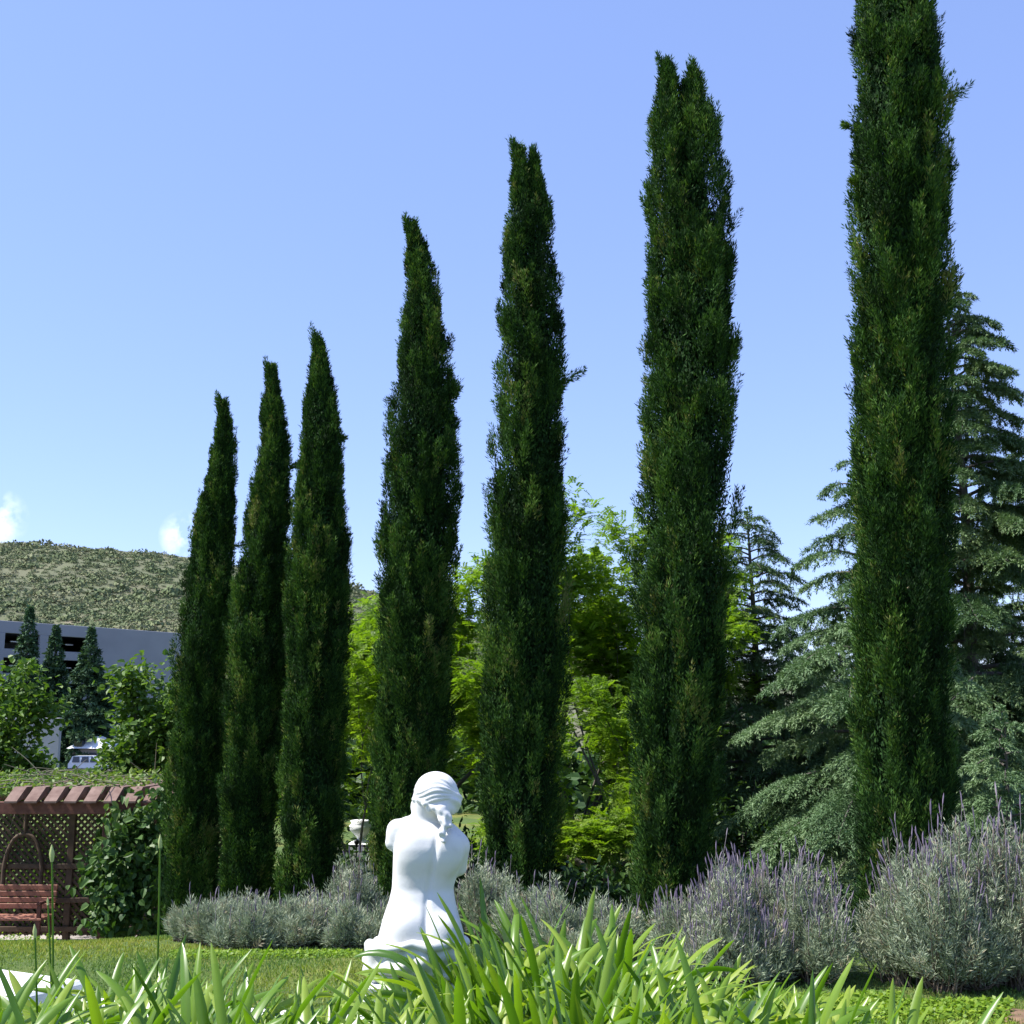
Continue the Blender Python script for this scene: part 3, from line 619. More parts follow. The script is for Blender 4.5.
# ---------------------------------------------------------------- pergola
PZ = -1.5
def pergola():
    D0, D1 = 16.0, 19.3
    root = thing('garden_pergola', 'red brown wooden pergola with lattice back and arched frame at the left edge', 'pergola', (-6.6, 17.6, PZ))
    O = np.array([-6.6, 17.6, PZ])
    ztop = at(512, 795, D0)[2]     # top of rafters at the front
    xl, xr = xat(-4, D0), xat(174, D0)
    x = xr-.09
    while x > xl:
        b = MB(); w_ = .08; yf, yt, z_ = D0-.06, D0+.24, ztop+.09
        V = np.array([[x+sx*w_, y, z] for sx in (-1, 1) for (y, z) in ((yf, z_-.19), (yf, z_-.165), (yt, z_), (D1, z_), (D1, z_-.13), (yt, z_-.13))])-O
        b.add(V, [[0, 1, 7, 6], [1, 2, 8, 7], [2, 3, 9, 8], [3, 4, 10, 9], [4, 5, 11, 10], [5, 0, 6, 11]]); b.add(V, [[5, 4, 3, 2, 1, 0], [6, 7, 8, 9, 10, 11]])
        b.build('rafter', M['palewood'], root); x -= .256
    for y in (D0+.12, D1-.18):
        x_l = xl-.15 if y < 17 else xat(-45, D1); b = MB(); b.box(np.array([(x_l+xr)/2, y, ztop-.17])-O, (xr-x_l, .09, .16), bev=.008); b.build('beam', M['redwood'], root)
    for (px, y) in ((104, D0+.22),):
        xx = xat(px, y); b = MB(); b.box(np.array([xx, y+.12, (ztop-.285+PZ)/2])-O, (.13, .13, ztop-.285-PZ), bev=.01); b.build('post', M['redwood'], root)
    yb = D1-.18
    lx0, lx1 = xat(-45, yb), xr
    for px in (-40, 72, 134, 176):
        xx = xat(px, yb); b = MB(); b.box(np.array([xx, yb, (ztop-.285+PZ)/2])-O, (.1, .09, ztop-.285-PZ), bev=.008); b.build('post', M['lattice'], root)
    for zz in (PZ+.2, PZ+.62, PZ+1.12, ztop-.34):
        b = MB(); b.box(np.array([(lx0+xr)/2, yb-.07, zz])-O, (xr-lx0, .04, .075), bev=.006); b.build('rail', M['lattice'], root)
    # lattice strips in both diagonals, one mesh
    b = MB(); z0, z1 = PZ+.1, ztop-.3; s = .105
    for sg in (1, -1):
        c = -3.0
        while c < (lx1-lx0)+3:
            pts = []
            xa = lx0+c; xb = xa+sg*(z1-z0)
            t0, t1 = 0, 1
            for q in (0, 1):
                pass
            lo, hi = min(xa, xb), max(xa, xb)
            if hi > lx0 and lo < lx1:
                def clipx(t): return xa+(xb-xa)*t
                ts = sorted([(lx0-xa)/(xb-xa), (lx1-xa)/(xb-xa)]); ta, tb = max(0, ts[0]), min(1, ts[1])
                if tb-ta > .03:
                    P0 = np.array([clipx(ta), yb+.012*sg, z0+(z1-z0)*ta])-O; P1 = np.array([clipx(tb), yb+.012*sg, z0+(z1-z0)*tb])-O
                    dd = norm(P1-P0); nn = np.array([-dd[2], 0, dd[0]])*.019; yy = np.array([0, .005, 0])
                    V = np.array([P0-nn-yy, P1-nn-yy, P1+nn-yy, P0+nn-yy, P0-nn+yy, P1-nn+yy, P1+nn+yy, P0+nn+yy])
                    b.add(V, [[0, 1, 2, 3], [7, 6, 5, 4], [0, 4, 5, 1], [1, 5, 6, 2], [2, 6, 7, 3], [3, 7, 4, 0]], rng.uniform())
            c += s
    b.build('lattice', M['lattice'], root)
    # pointed arch frame
    for pxc in (25,):
        xc = xat(pxc, yb-.1); b = MB(); w = .29
        za = PZ+1.12; zap = at(30, 834, yb-.1)[2]; zb_ = PZ+.62
        for sg in (-1, 1):
            th = np.linspace(0, 1, 12)
            arc = [[xc+sg*w, yb-.115, zb_]]+[[xc+sg*w*math.cos(t*math.pi/2)**.8, yb-.115, za-.05+(zap-za+.05)*math.sin(t*math.pi/2)**1.25] for t in th]
            b.tube(np.array(arc)-O, .033, 6)
        b.tube(np.array([[xc, yb-.115, zap], [xc, yb-.115, ztop-.36]])-O, .03, 6)
        b.build('arch_frame', M['lattice'], root)
pergola()
def garden_bench():
    D = 17.9; x1 = xat(52, D); x0 = x1-1.5
    zs = at(30, 916, D)[2]
    root = thing('wooden_bench', 'red slatted wooden bench under the pergola at the left edge', 'bench', ((x0+x1)/2, D, PZ)); O = np.array([(x0+x1)/2, D, PZ])
    s = MB()
    for k in range(5): s.box(np.array([(x0+x1)/2, D-.2+k*.095, zs-.015])-O, (x1-x0, .08, .03), bev=.006)
    s.build('seat', M['benchwood'], root)
    b = MB()
    for k in range(4): b.box(np.array([(x0+x1)/2, D+.27+k*.018, zs+.1+k*.085])-O, (x1-x0, .025, .07), bev=.005)
    b.build('backrest', M['benchwood'], root)
    for xx in (x0+.05, x1-.05):
        for yy in (D-.2, D+.24):
            l = MB(); l.box(np.array([xx, yy, (zs-.03+PZ)/2])-O, (.06, .05, zs-.03-PZ), bev=.005); l.build('leg', M['redwood'], root)
        a = MB(); a.box(np.array([xx, D, zs+.2])-O, (.06, .5, .04), bev=.006); a.box(np.array([xx, D-.2, zs+.09])-O, (.05, .05, .18)); a.build('armrest', M['redwood'], root)
garden_bench()
mb = MB(); r_ = np.random.default_rng(3)
for i in range(14):
    for j in range(7):
        mb.box((-9.2+.46*i+.22, 16.75+.46*j, PZ-.02), (.45, .45, .05), bev=.006)
tag(mb.build('terrace_paving', M['paving']), kind='structure')
# terracotta pot with a climber growing from it
def clay_pot():
    D = 17.6; x = xat(118, D)
    r = thing('clay_pot', 'weathered brown clay pot on the terrace at the foot of the vine', 'plant pot', (x, D, PZ))
    b = MB(); b.lathe([(.13, 0), (.15, .02), (.19, .2), (.215, .36), (.24, .37), (.24, .43), (.2, .43), (.195, .38), (.02, .37)], (0, 0, .005), 24); b.build('pot', M['clay'], r)
    s = MB(); s.lathe([(.19, .36), (.1, .39), (.01, .4)], (0, 0, .005), 16); s.build('soil', M['soil'], r)
clay_pot()

def vine(name, label, boxes, n, leaf, mat, loc, group=None, cat='vine', stems=()):
    root = thing(name, label, cat, loc, 0, group); O = np.array(loc)
    f = MB()
    tot = sum(b[6] for b in boxes)
    for (x0, x1, y0, y1, z0, z1, wt) in boxes:
        k = int(n*wt/tot); nc = max(6, k//26)
        cc = rng.uniform([x0, y0, z0], [x1, y1, z1], (nc, 3)); ii = rng.integers(0, nc, k)
        P = cc[ii]+rng.normal(0, .10, (k, 3))-O
        N = norm(np.array([-.2, -.55, .6])+rng.normal(0, .5, (k, 3)))
        d = norm(np.array([0, -.3, -.6])+rng.normal(0, .6, (k, 3)))
        v = np.clip(rng.normal(.45, .2, nc)[ii]+rng.normal(0, .16, k), 0, 1)
        leaves(f, P, d, leaf*rng.uniform(.55, 1.3, k), leaf*.8*rng.uniform(.6, 1.25, k), v, N=N, bend=.15, shape='leaf')
    f.build('foliage', mat, root)
    s = MB()
    for pts in stems:
        pts = np.array(pts)-O; t = np.linspace(0, 1, 14)
        q = np.stack([np.interp(t, np.linspace(0, 1, len(pts)), pts[:, k]) for k in range(3)], -1)+rng.normal(0, .025, (14, 3))
        s.tube(q, np.linspace(.022, .008, 14), 5)
    if stems: s.build('stems', M['greybark'], root)
    return root
def X_(px, D): return xat(px, D)
D = 16.1
vine('climbing_vine', 'dark glossy leaved vine climbing the right post of the pergola', [
    (X_(114, D), X_(170, D), 15.7, 16.15, PZ+.6, .5, 6), (X_(120, D), X_(172, D), 15.6, 16.6, .45, .85, 1.6), (X_(86, D), X_(116, D), 16.0, 16.8, -.75, .40, 2.2), (X_(76, D), X_(96, D), 17.0, 17.5, PZ+.35, PZ+.75, .7), (X_(110, D), X_(160, D), 16.4, 17.4, PZ+.2, PZ+.7, 1.4)],
    3300, .115, M['vine'], (X_(132, D), 17.3, PZ), 'vines on the pergola', stems=[[(X_(118, D), 17.6, PZ+.35), (X_(125, D), 17.3, -.6), (X_(140, D), 17, .3)], [(X_(120, D), 17.6, PZ+.35), (X_(105, D), 17.3, -.6), (X_(100, D), 17, .5)]])
# dry vine thatch over the roof
def thatch():
    loc = (-6.4, 17.7, .78); root = thing('roof_vine', 'tangle of grey stems and pale leaves lying on top of the pergola', 'vine', loc, 0, 'vines on the pergola'); O = np.array(loc)
    s = MB()
    for i in range(260):
        p = np.array([rng.uniform(-8.4, -5.0), rng.uniform(16.4, 19.8), rng.uniform(.84, 1.0)]); d = norm(rng.normal(0, 1, 3)*np.array([1, .7, .22]))
        q = np.array([p+d*t*rng.uniform(.6, .9)+np.array([0, 0, -.12*t*t]) for t in (0, .25, .5, .75, 1)])-O; s.tube(q, [.008, .008, .007, .006, .004], 4, v=rng.uniform(0, .8), cap=False)
    s.build('stems', M['greyvine'], root)
    f = MB(); k = 4200
    P = np.stack([rng.uniform(-8.6, -4.9, k), 16.35+4*rng.uniform(0, 1, k)**1.3, .83+np.abs(rng.normal(0, .09, k))], -1)-O
    leaves(f, P, rng.normal(0, 1, (k, 3)), .085*rng.uniform(.5, 1.3, k), .06, np.clip(rng.normal(.7, .25, k), 0, 1), N=np.array([-.2, -.3, .7])+rng.normal(0, .5, (k, 3)), shape='leaf', bend=.1)
    f.build('foliage', M['fig'], root)
thatch()
for (px, D, w, h, lab) in [(25, 20.6, 2.0, 2.1, 'sunlit shrub behind the arched lattice'), (95, 20.4, 1.7, 2.2, 'sunlit shrub behind the right half of the lattice'), (-30, 20.9, 2.0, 2.0, 'sunlit shrub behind the lattice at the very left edge'), (150, 20.6, 1.6, 2.6, 'leafy shrub behind the pergola corner'), (22, 22.5, 1.9, 2.75, 'bushy green shrub showing above the pergola roof'), (130, 20.9, 1.3, 2.75, 'leafy green shrub rising just behind the right end of the pergola roof'), (50, 23.5, 1.3, 2.45, 'small green shrub above the pergola roof between the two broad leaved trees')]:
    x = xat(px, D); leaf_bush('sunlit_shrub', lab, (x, D, g0(x, D)), (w, w*.7, h), M['fig'], 1700, .12, 'green shrubs behind the pergola')

# far white urn behind a black railing
def urn():
    D = 23; x = xat(361, D); z = g0(x, D)
    r = thing('white_urn', 'small white garden urn on a pillar seen between the third and fourth cypress', 'urn', (x, D, z))
    b = MB(); b.box((0, 0, .4), (.42, .42, .8), bev=.02); b.build('pillar', M['whitestone'], r)
    zt = at(361, 820, D)[2]-z; k = (zt-.8)
    b = MB(); b.lathe([(.14, 0), (.15, .05*k), (.06, .15*k), (.08, .25*k), (.2, .55*k), (.22, .75*k), (.17, .85*k), (.2, .97*k), (.17, k)], (0, 0, .8), 20); b.build('urn', M['whitestone'], r)
    D = 22; x = xat(357, D); z = g0(x, D); r = thing('metal_railing', 'short black metal railing with round finials in front of the white urn', 'railing', (x, D, z))
    zt = at(357, 846, D)[2]-z
    for k in range(9):
        b = MB(); b.tube([[-.6+k*.15, 0, 0], [-.6+k*.15, 0, zt]], .013, 6); b.build('baluster', M['darkmetal'], r)
    b = MB()
    for zz in (.15, zt-.1, zt): b.box((0, 0, zz), (1.3, .03, .03))
    b.build('rail', M['darkmetal'], r)
    for k in range(0, 9, 2):
        b = MB(); b.lathe([(.005, -.05), (.04, -.02), (.05, .01), (.035, .045), (.004, .06)], (-.6+k*.15, 0, zt+.06), 10); b.build('finial', M['darkmetal'], r)
urn()

# ---------------------------------------------------------------- lavender
def lavender(label, px, D, w, h, seed, fl=.3, nst=700, depth=None, group='grey green lavender bushes along the cypress row', pnw=0, top=None, dark=0, z=None, spike=1.0):
    global rng
    rng = np.random.default_rng(seed)
    x0 = xat(px, D); zb = g0(x0, D) if z is None else z
    depth = depth or w*.8
    root = thing('lavender_bush', label, 'lavender', (x0, D, zb), 0, group)
    # clumped dome: several sub-domes give the uneven outline
    nd = 15
    cx = rng.uniform(-.38, .38, nd)*w; cy = rng.uniform(-.36, .36, nd)*depth; hh = h*rng.uniform(.58, 1.06, nd)
    hh *= 1-.28*(np.hypot(cx/(w*.5), cy/(depth*.5)))**2
    k = rng.integers(0, nd, nst)
    a = rng.uniform(0, 2*math.pi, nst); el = np.arccos(rng.uniform(.16, 1, nst)**.9)       # angle from vertical
    rx = w*.215; ry = depth*.215
    tip = np.stack([cx[k]+rx*np.sin(el)*np.cos(a)*rng.uniform(.75, 1.08, nst), cy[k]+ry*np.sin(el)*np.sin(a)*rng.uniform(.75, 1.08, nst), hh[k]*(.18+.82*np.cos(el))*rng.uniform(.85, 1.06, nst)], -1)
    tip[:, 2] = np.maximum(tip[:, 2], .05)
    b0 = np.stack([cx[k]*.7, cy[k]*.7, 0*a], -1)+rng.normal(0, .03, (nst, 3))*np.array([1, 1, 0])
    # stem curve: rises outward then turns up
    mid = b0*.45+tip*.55+np.stack([0*a, 0*a, -.06*h*np.ones(nst)], -1)
    st_ = MB()
    for i in range(0, nst, 6): st_.tube([b0[i], mid[i], tip[i]], [.008, .005, .003], 4, v=rng.uniform(), cap=False)
    st_.build('stems', M['lavstem'], root)
    K = 44
    t = .42+.58*rng.uniform(0, 1, (nst, K))**.8
    P = (1-t)[..., None]**2*b0[:, None]+2*((1-t)*t)[..., None]*mid[:, None]+(t**2)[..., None]*tip[:, None]
    tang = norm(tip-mid); out = rand_unit(nst*K).reshape(nst, K, 3)
    d = tang[:, None]*.8+out*.85+np.array([0, 0, .15])
    P = P+out*.016
    L = rng.uniform(.032, .062, (nst, K)); W = rng.uniform(.004, .0075, (nst, K))
    v = np.clip(rng.normal(.5, .15, nd)[k][:, None]+rng.normal(0, .13, (nst, 1))+rng.normal(0, .12, (nst, K))-dark, 0, .93)
    v = np.where(rng.uniform(0, 1, (nst, 1)) < .05, .97, v)
    f = MB(); leaves(f, P.reshape(-1, 3), d.reshape(-1, 3), L.ravel(), W.ravel(), v.ravel()); f.build('foliage', M['lav'], root)
    if fl > 0:
        top_ = np.where((el < 1.05) & (rng.uniform(0, 1, nst) < fl))[0]
        order = top_[np.argsort(-(tip[top_, 2]-.25*tip[top_, 1]))]
        rest = MB()
        for c_, i in enumerate(order):
            fm = MB() if c_ < 100 else rest
            dr = norm(tang[i]*.5+np.array([0, 0, 1.])+rng.normal(0, .22, 3)); L1 = rng.uniform(.04, .14)*spike; p1 = tip[i]+dr*L1
            fm.tube([tip[i]-dr*.03, p1], [.0025, .002], 3, v=1.0, cap=False)
            Ls = rng.uniform(.035, .085)*spike; r_ = rng.uniform(.0035, .0062)*spike; vv = float(np.clip(rng.normal(.45, .3), 0, 1))
            side = norm(np.cross(dr, rng.normal(size=3)))*Ls*rng.uniform(0, .18)
            fm.tube([p1-dr*.004, p1+dr*Ls*.3+side*.3, p1+dr*Ls*.7+side*.7, p1+dr*Ls+side*1.4], [r_*.5, r_, r_*.8, r_*.15], 5, v=vv, cap=False)
            if c_ < 100: fm.build('flower_spike', M['lavfl'], root)
        if len(order) > 100: tag(rest.build('flower_spikes', M['lavfl'], root), kind='stuff')
    return root
GL = 'low lavender bushes in the row left of the statue'
# left row, low bushes
rowL = [(188, 10.9, .36, .40), (214, 10.7, .46, .42), (236, 10.5, .56, .40), (264, 10.7, .62, .41), (296, 10.6, .62, .42), (328, 10.7, .64, .41), (358, 10.5, .46, .42), (248, 11.5, .6, .48), (312, 11.5, .6, .48)]
for i, (px, D, w, h) in enumerate(rowL):
    lab = ['small lavender bush squeezed against the foot of the leftmost cypress', 'grey lavender bush at the left end of the low row, nearest the leftmost cypress', 'second low lavender bush from the left, in the front of the row', 'third low lavender bush from the left in the row', 'middle low lavender bush in front of the third cypress', 'low lavender bush right of the third cypress, two from the statue', 'low lavender bush touching the left side of the statue', 'lavender bush behind the row at the foot of the second cypress', 'lavender bush behind the row at the foot of the third cypress'][i]
    lavender(lab, px, D, w*1.15, h, 100+i, .05, 420, group=GL)
lavender('tall pale lavender bush left of the statue at the foot of the fourth cypress', 360, 11.4, .6, .85, 120, .12, 460)
lavender('lavender bush behind the statue on its right side', 480, 10.9, .75, .75, 121, .15, 600)
lavender('lavender bush at the foot of the forked cypress', 535, 10.4, .7, .62, 122, .08, 560)
lavender('pale silvery lavender bush between the forked and the double tipped cypress', 580, 9.6, .95, .52, 123, .06, 900)
lavender('silver lavender bush just left of the double tipped cypress foot', 612, 9.9, .5, .45, 124, .06, 420)
lavender('brownish sparse lavender bush right of the double tipped cypress', 702, 9.1, .78, .58, 125, .30, 900, dark=.08, spike=1.0)
lavender('wide lavender bush with purple flower spikes left of the tallest cypress', 772, 8.85, 1.0, .88, 126, .42, 1900, depth=.95, spike=1.05)
lavender('low lavender bush in front of the purple flowering one', 738, 8.7, .75, .46, 127, .25, 700)
lavender('largest lavender bush, tall with purple spikes, at the right edge', 968, 8.7, 1.25, 1.14, 128, .2, 2700, depth=1.05, spike=1.25)
lavender('upright lavender bush in front of the tallest cypress trunk, left of the largest bush', 920, 8.5, .66, 1.04, 129, .12, 1100, depth=.7, spike=1.2)
lavender('lavender bush cut off by the right edge, beside the largest one', 1060, 8.7, .85, 1.0, 130, .4, 1000, spike=1.2)
rng = np.random.default_rng(202)

# ---------------------------------------------------------------- lawn blades, ground cover, soil
def lawn():
    n = 150000
    y = 5.6+rng.uniform(0, 1, n)**1.0*6.9; x = rng.uniform(-.5, .5, n)*y*1.0-.0*y
    z = gz(x, y)
    P = np.stack([x, y, z], -1)
    nz = hnoise(x, y, .9, 4, 5)
    yel = np.clip(.42+.17*nz+.35*np.exp(-((x+1.7)/1.1)**2-((y-8.3)/.8)**2)+.3*np.exp(-((x+3.6)/1.4)**2-((y-10.5)/1.5)**2)+rng.normal(0, .12, n), 0, 1)
    d = np.array([0, 0, 1.])+rng.normal(0, .45, (n, 3))
    mb = MB(); leaves(mb, P, d, rng.uniform(.018, .042, n), rng.uniform(.006, .010, n), yel)
    tag(mb.build('lawn_grass', M['grass']), 'short mown lawn grass between the leaf bed and the lavender', 'grass', kind='stuff')
lawn()
def cover(name, label, regs, n):
    P = []; 
    for (px0, px1, D0, D1, h) in regs:
        k = n//len(regs); D = rng.uniform(D0, D1, k); x = np.array([xat(p, d) for p, d in zip(rng.uniform(px0, px1, k), D)])
        edge = np.clip(np.minimum((D-D0), (D1-D))/(D1-D0)*4, .15, 1)
        P.append(np.stack([x, D, gz(x, D)+h*edge*rng.uniform(.1, 1, k)*(.7+.3*np.sin(x*7)*np.sin(D*9))], -1))
    P = np.concatenate(P); k = len(P); mb = MB()
    leaves(mb, P, rng.normal(0, 1, (k, 3))*np.array([1, 1, .4]), .032*rng.uniform(.6, 1.3, k), .024, np.clip(rng.normal(.5, .25, k), 0, 1), N=np.array([0, -.2, 1])+rng.normal(0, .45, (k, 3)))
    tag(mb.build(name, M['cover']), label, 'ground cover', kind='stuff')
cover('ground_cover', 'lime green creeping ground cover at the foot of the right lavender', [(760, 900, 7.85, 8.35, .05), (850, 1012, 7.55, 8.15, .07)], 9000)
cover('ground_cover', 'yellow green ground cover mound on the lawn edge before the bench', [(-20, 62, 14.6, 15.9, .22), (62, 90, 14.8, 15.8, .05)], 5000)
cover('ground_cover', 'thin lime green ground cover along the foot of the low lavender row', [(170, 360, 9.8, 10.25, .035)], 3500)
x, y = xat(1014, 7.75), 7.75
mb = MB(); th = np.linspace(0, 2*math.pi, 40, endpoint=False); rr = 1+.2*np.sin(th*3+1)+.1*np.sin(th*7)
V = np.concatenate([[[x, y, .03]], np.stack([x+.1*rr*np.cos(th), y+.14*rr*np.sin(th), .022+0*th], -1), np.stack([x+.17*rr*np.cos(th), y+.24*rr*np.sin(th), -.01+0*th], -1)])
mb.add(V, [[0, 1+i, 1+(i+1) % 40] for i in range(40)], .5, 0, True); mb.add(V, [[1+i, 41+i, 41+(i+1) % 40, 1+(i+1) % 40] for i in range(40)], .5, 0, True)
tag(mb.build('soil_patch', M['soil']), kind='structure')

# ---------------------------------------------------------------- statue
def surface_nets(f, o, h):
    ins = f < 0
    nx, ny, nz = f.shape
    acc = np.zeros((nx-1, ny-1, nz-1, 3)); cnt = np.zeros((nx-1, ny-1, nz-1))
    corners = [(i, j, k) for i in (0, 1) for j in (0, 1) for k in (0, 1)]
    def sl(c): return tuple(slice(c[q], (f.shape[q]-1+c[q])) for q in range(3))
    for a in corners:
        for ax in range(3):
            if a[ax] == 0:
                b = list(a); b[ax] = 1; b = tuple(b)
                fa, fb = f[sl(a)], f[sl(b)]
                m = (fa < 0) != (fb < 0)
                t = np.where(m, fa/np.where(m, fa-fb, 1), 0)
                for q in range(3):
                    acc[..., q] += m*(a[q]+(t if q == ax else 0))
                cnt += m
    act = cnt > 0
    idx = -np.ones(act.shape, np.int64); idx[act] = np.arange(act.sum())
    ijk = np.argwhere(act)
    V = (ijk+acc[act]/cnt[act][:, None])*h+np.array(o)
    Fs = []
    for ax in range(3):
        u, w = (ax+1) % 3, (ax+2) % 3
        s0 = [slice(1, -1)]*3; s0[ax] = slice(0, -1); s1 = [slice(1, -1)]*3; s1[ax] = slice(1, None)
        A, B = ins[tuple(s0)], ins[tuple(s1)]
        for (m, flip) in ((A & ~B, False), (~A & B, True)):
            e = np.argwhere(m); 
            if len(e) == 0: continue
            off = np.ones(3, int); off[ax] = 0; e = e+off
            def cell(du, dw):
                c = e.copy(); c[:, u] -= du; c[:, w] -= dw; return idx[c[:, 0], c[:, 1], c[:, 2]]
            q = np.stack([cell(1, 1), cell(0, 1), cell(0, 0), cell(1, 0)], -1)
            Fs.append(q[:, ::-1] if flip else q)
    return V, np.concatenate(Fs)
def smin(a, b, k):
    h = np.clip(.5+.5*(b-a)/k, 0, 1); return b*(1-h)+a*h-k*h*(1-h)
def smax(a, b, k): return -smin(-a, -b, k)
def statue():
    D = 5.4; zb = at(415, 972, D)[2]; x0 = xat(415, D, zb); s = mpp(D, 1.05)
    print('statue base z', zb, 'mpp', s)
    S = s   # metres per photo pixel at the statue
    def px(p): return (p-415)*S
    ZS = (at(415, 772, D)[2]-zb)/200
    def pz(p): return (972-p)*ZS-.008
    root = thing('garden_statue', 'white armless marble figure seen from behind, with gathered hair and drapery round its hips', 'statue', (x0, D, zb))
    h = .0038
    o = np.array([-.30, -.24, -.012]); shp = (int(.62/h), int(.48/h), int((pz(770)+.09)/h))
    gx, gy, gzz = [o[i]+np.arange(shp[i])*h for i in range(3)]
    Xg, Yg, Zg = np.meshgrid(gx, gy, gzz, indexing='ij')
    def ell(c, r):
        dx, dy, dz = (Xg-c[0])/r[0], (Yg-c[1])/r[1], (Zg-c[2])/r[2]
        k = np.sqrt(dx*dx+dy*dy+dz*dz); return (k-1)*min(r)
    def cap(a, b, ra, rb):
        a = np.array(a); b = np.array(b); ab = b-a
        t = np.clip(((Xg-a[0])*ab[0]+(Yg-a[1])*ab[1]+(Zg-a[2])*ab[2])/(ab@ab), 0, 1)
        return np.sqrt((Xg-a[0]-ab[0]*t)**2+(Yg-a[1]-ab[1]*t)**2+(Zg-a[2]-ab[2]*t)**2)-(ra+(rb-ra)*t)
    # torso loft: photo row, left, right contour, half depth, centre y
    rows = [(980, 372, 466, .150, .0), (950, 374, 465, .145, -.002), (932, 379, 463, .135, -.005), (915, 383, 458, .122, .004), (900, 388, 454, .105, .014), (888, 390.5, 452, .098, .020), (874, 391, 456, .102, .016), (858, 391.5, 462, .112, .006), (846, 391.5, 464, .112, .004), (836, 393, 462, .103, .010), (828, 396, 455, .085, .020), (820, 403, 446, .060, .032), (812, 413, 441, .045, .040), (800, 417, 439, .042, .045)]
    zz = np.array([pz(r[0]) for r in rows]); 
    def tab(vals):
        # smooth interpolation (pchip-like by dense smoothing)
        zf = np.linspace(zz[0], zz[-1], 400); vf = np.interp(zf, zz, vals); k = np.hanning(27); k /= k.sum()
        vf = np.convolve(np.pad(vf, 13, mode='edge'), k, 'valid'); return np.interp(Zg[0, 0], zf, vf)[None, None, :]
    cxs = tab([px((r[1]+r[2])/2) for r in rows]); aa = tab([(r[2]-r[1])/2*S for r in rows]); bb = tab([r[3] for r in rows]); cyy = tab([r[4] for r in rows])
    ex, ey = (Xg-cxs)/aa, (Yg-cyy)/bb
    kk = (np.abs(ex)**2.3+np.abs(ey)**2.3)**(1/2.3)
    torso = (kk-1)*np.minimum(aa, bb)
    # spine groove and muscles on the back
    sx = np.interp(Zg[0, 0], [pz(p) for p in (940, 900, 870, 845, 825)], [px(p) for p in (427, 427, 431, 435.5, 437)])[None, None, :]
    env = np.interp(Zg[0, 0], [pz(p) for p in (945, 930, 905, 870, 845, 828, 820)], [1.5, 1.1, .55, .8, 1.0, .5, 0])[None, None, :]
    torso = torso+np.where(Yg < .03, .0125*env*np.exp(-((Xg-sx)/.014)**2), 0)
    torso = smax(torso, Zg-pz(812), .03)
    body = torso
    body = smin(body, ell((px(447), -.060, pz(850)), (.062, .040, .085)), .03)     # right shoulder blade
    body = smin(body, ell((px(416), -.060, pz(846)), (.062, .038, .085)), .03)     # left shoulder blade
    body = smin(body, ell((px(407), -.085, pz(926)), (.075, .06, .075)), .035)     # hips behind
    body = smin(body, ell((px(444), -.080, pz(929)), (.072, .055, .07)), .035)
    # shoulders, arm stumps
    body = smin(body, cap((px(404), .02, pz(826)), (px(395), .012, pz(832)), .040, .044), .028)
    body = smin(body, cap((px(395), .010, pz(829)), (px(391.5), .005, pz(842)), .045, .036), .012)
    body = smin(body, cap((px(447), .02, pz(836)), (px(456), .010, pz(845)), .045, .050), .028)
    body = smin(body, cap((px(457), .008, pz(848)), (px(457), .035, pz(868)), .046, .036), .014)
    # flat cuts of the stumps
    # trapezius + neck + head
    body = smin(body, cap((px(428), .03, pz(826)), (px(427), .02, pz(806)), .055, .042), .035)
    hc = np.array([px(431.5), .005, pz(801)])
    # head axes: face turned to the viewer's left and slightly away
    fa = R(208); fwd = np.array([math.cos(fa), -math.sin(fa)*1.0]); fwd = np.array([-.955, .297]); lat = np.array([.297, .955])
    def H(f, l, z): return (hc[0]+fwd[0]*f+lat[0]*l, hc[1]+fwd[1]*f+lat[1]*l, hc[2]+z)
    U = (Xg-hc[0])*fwd[0]+(Yg-hc[1])*fwd[1]; Wl = (Xg-hc[0])*lat[0]+(Yg-hc[1])*lat[1]; Zh = Zg-hc[2]
    def hell(c, r):
        k = np.sqrt(((U-c[0])/r[0])**2+((Wl-c[1])/r[1])**2+((Zh-c[2])/r[2])**2); return (k-1)*min(r)
    head = hell((0, 0, .022), (.092, .074, .085))
    head = smin(head, hell((.036, 0, -.035), (.052, .053, .072)), .025)
    head = smin(head, hell((.064, 0, -.080), (.022, .026, .02)), .02)            # chin
    head = smin(head, hell((.094, 0, -.022), (.014, .011, .03)), .012)           # nose
    head = smin(head, hell((.082, 0, -.058), (.012, .021, .008)), .008)          # lips
    head = smin(head, hell((.078, 0, .012), (.014, .05, .010)), .012)           # brow
    for sg in (-1, 1):
        head = smax(head, -hell((.089, sg*.028, -.004), (.014, .016, .010)), .008)
        head = smin(head, hell((.074, sg*.028, -.005), (.011, .013, .009)), .004)   # eyes
        head = smin(head, hell((-.008, sg*.072, -.012), (.018, .010, .030)), .006)   # ears
    body = smin(body, head, .016)
    body = np.maximum(body, -(Zg-.0))
    V, Fq = surface_nets(body, o, h); mb = MB(); mb.add(V, Fq, .5, 0, True); mb.build('body', M['marble'], root)
    # hair: cap with combed waves, rolled band, bun and falling locks
    ang = np.arctan2(Wl, U)
    hair = hell((-.010, 0, .036), (.098, .087, .094))
    comb = .0016*np.sin(np.arctan2(Wl, Zh-.03)*27+U*60+2*np.sin(U*40))+.0014*np.sin(np.arctan2(Wl, Zh-.03)*11+U*30)
    hair = hair+comb
    cutp = -(Zh+.004+.30*(-U)*-.0-.20*(U-.0)*1.0+.0)   # hairline rises toward the face
    hair = smax(hair, -(Zh-(-.012+.34*np.clip(U, -.08, .1))), .008)
    # rolled waves along the hairline
    zr = -.010+.34*np.clip(U, -.08, .1)
    ringr = np.sqrt((U+.010)**2/1.08**2+Wl**2/.95**2)
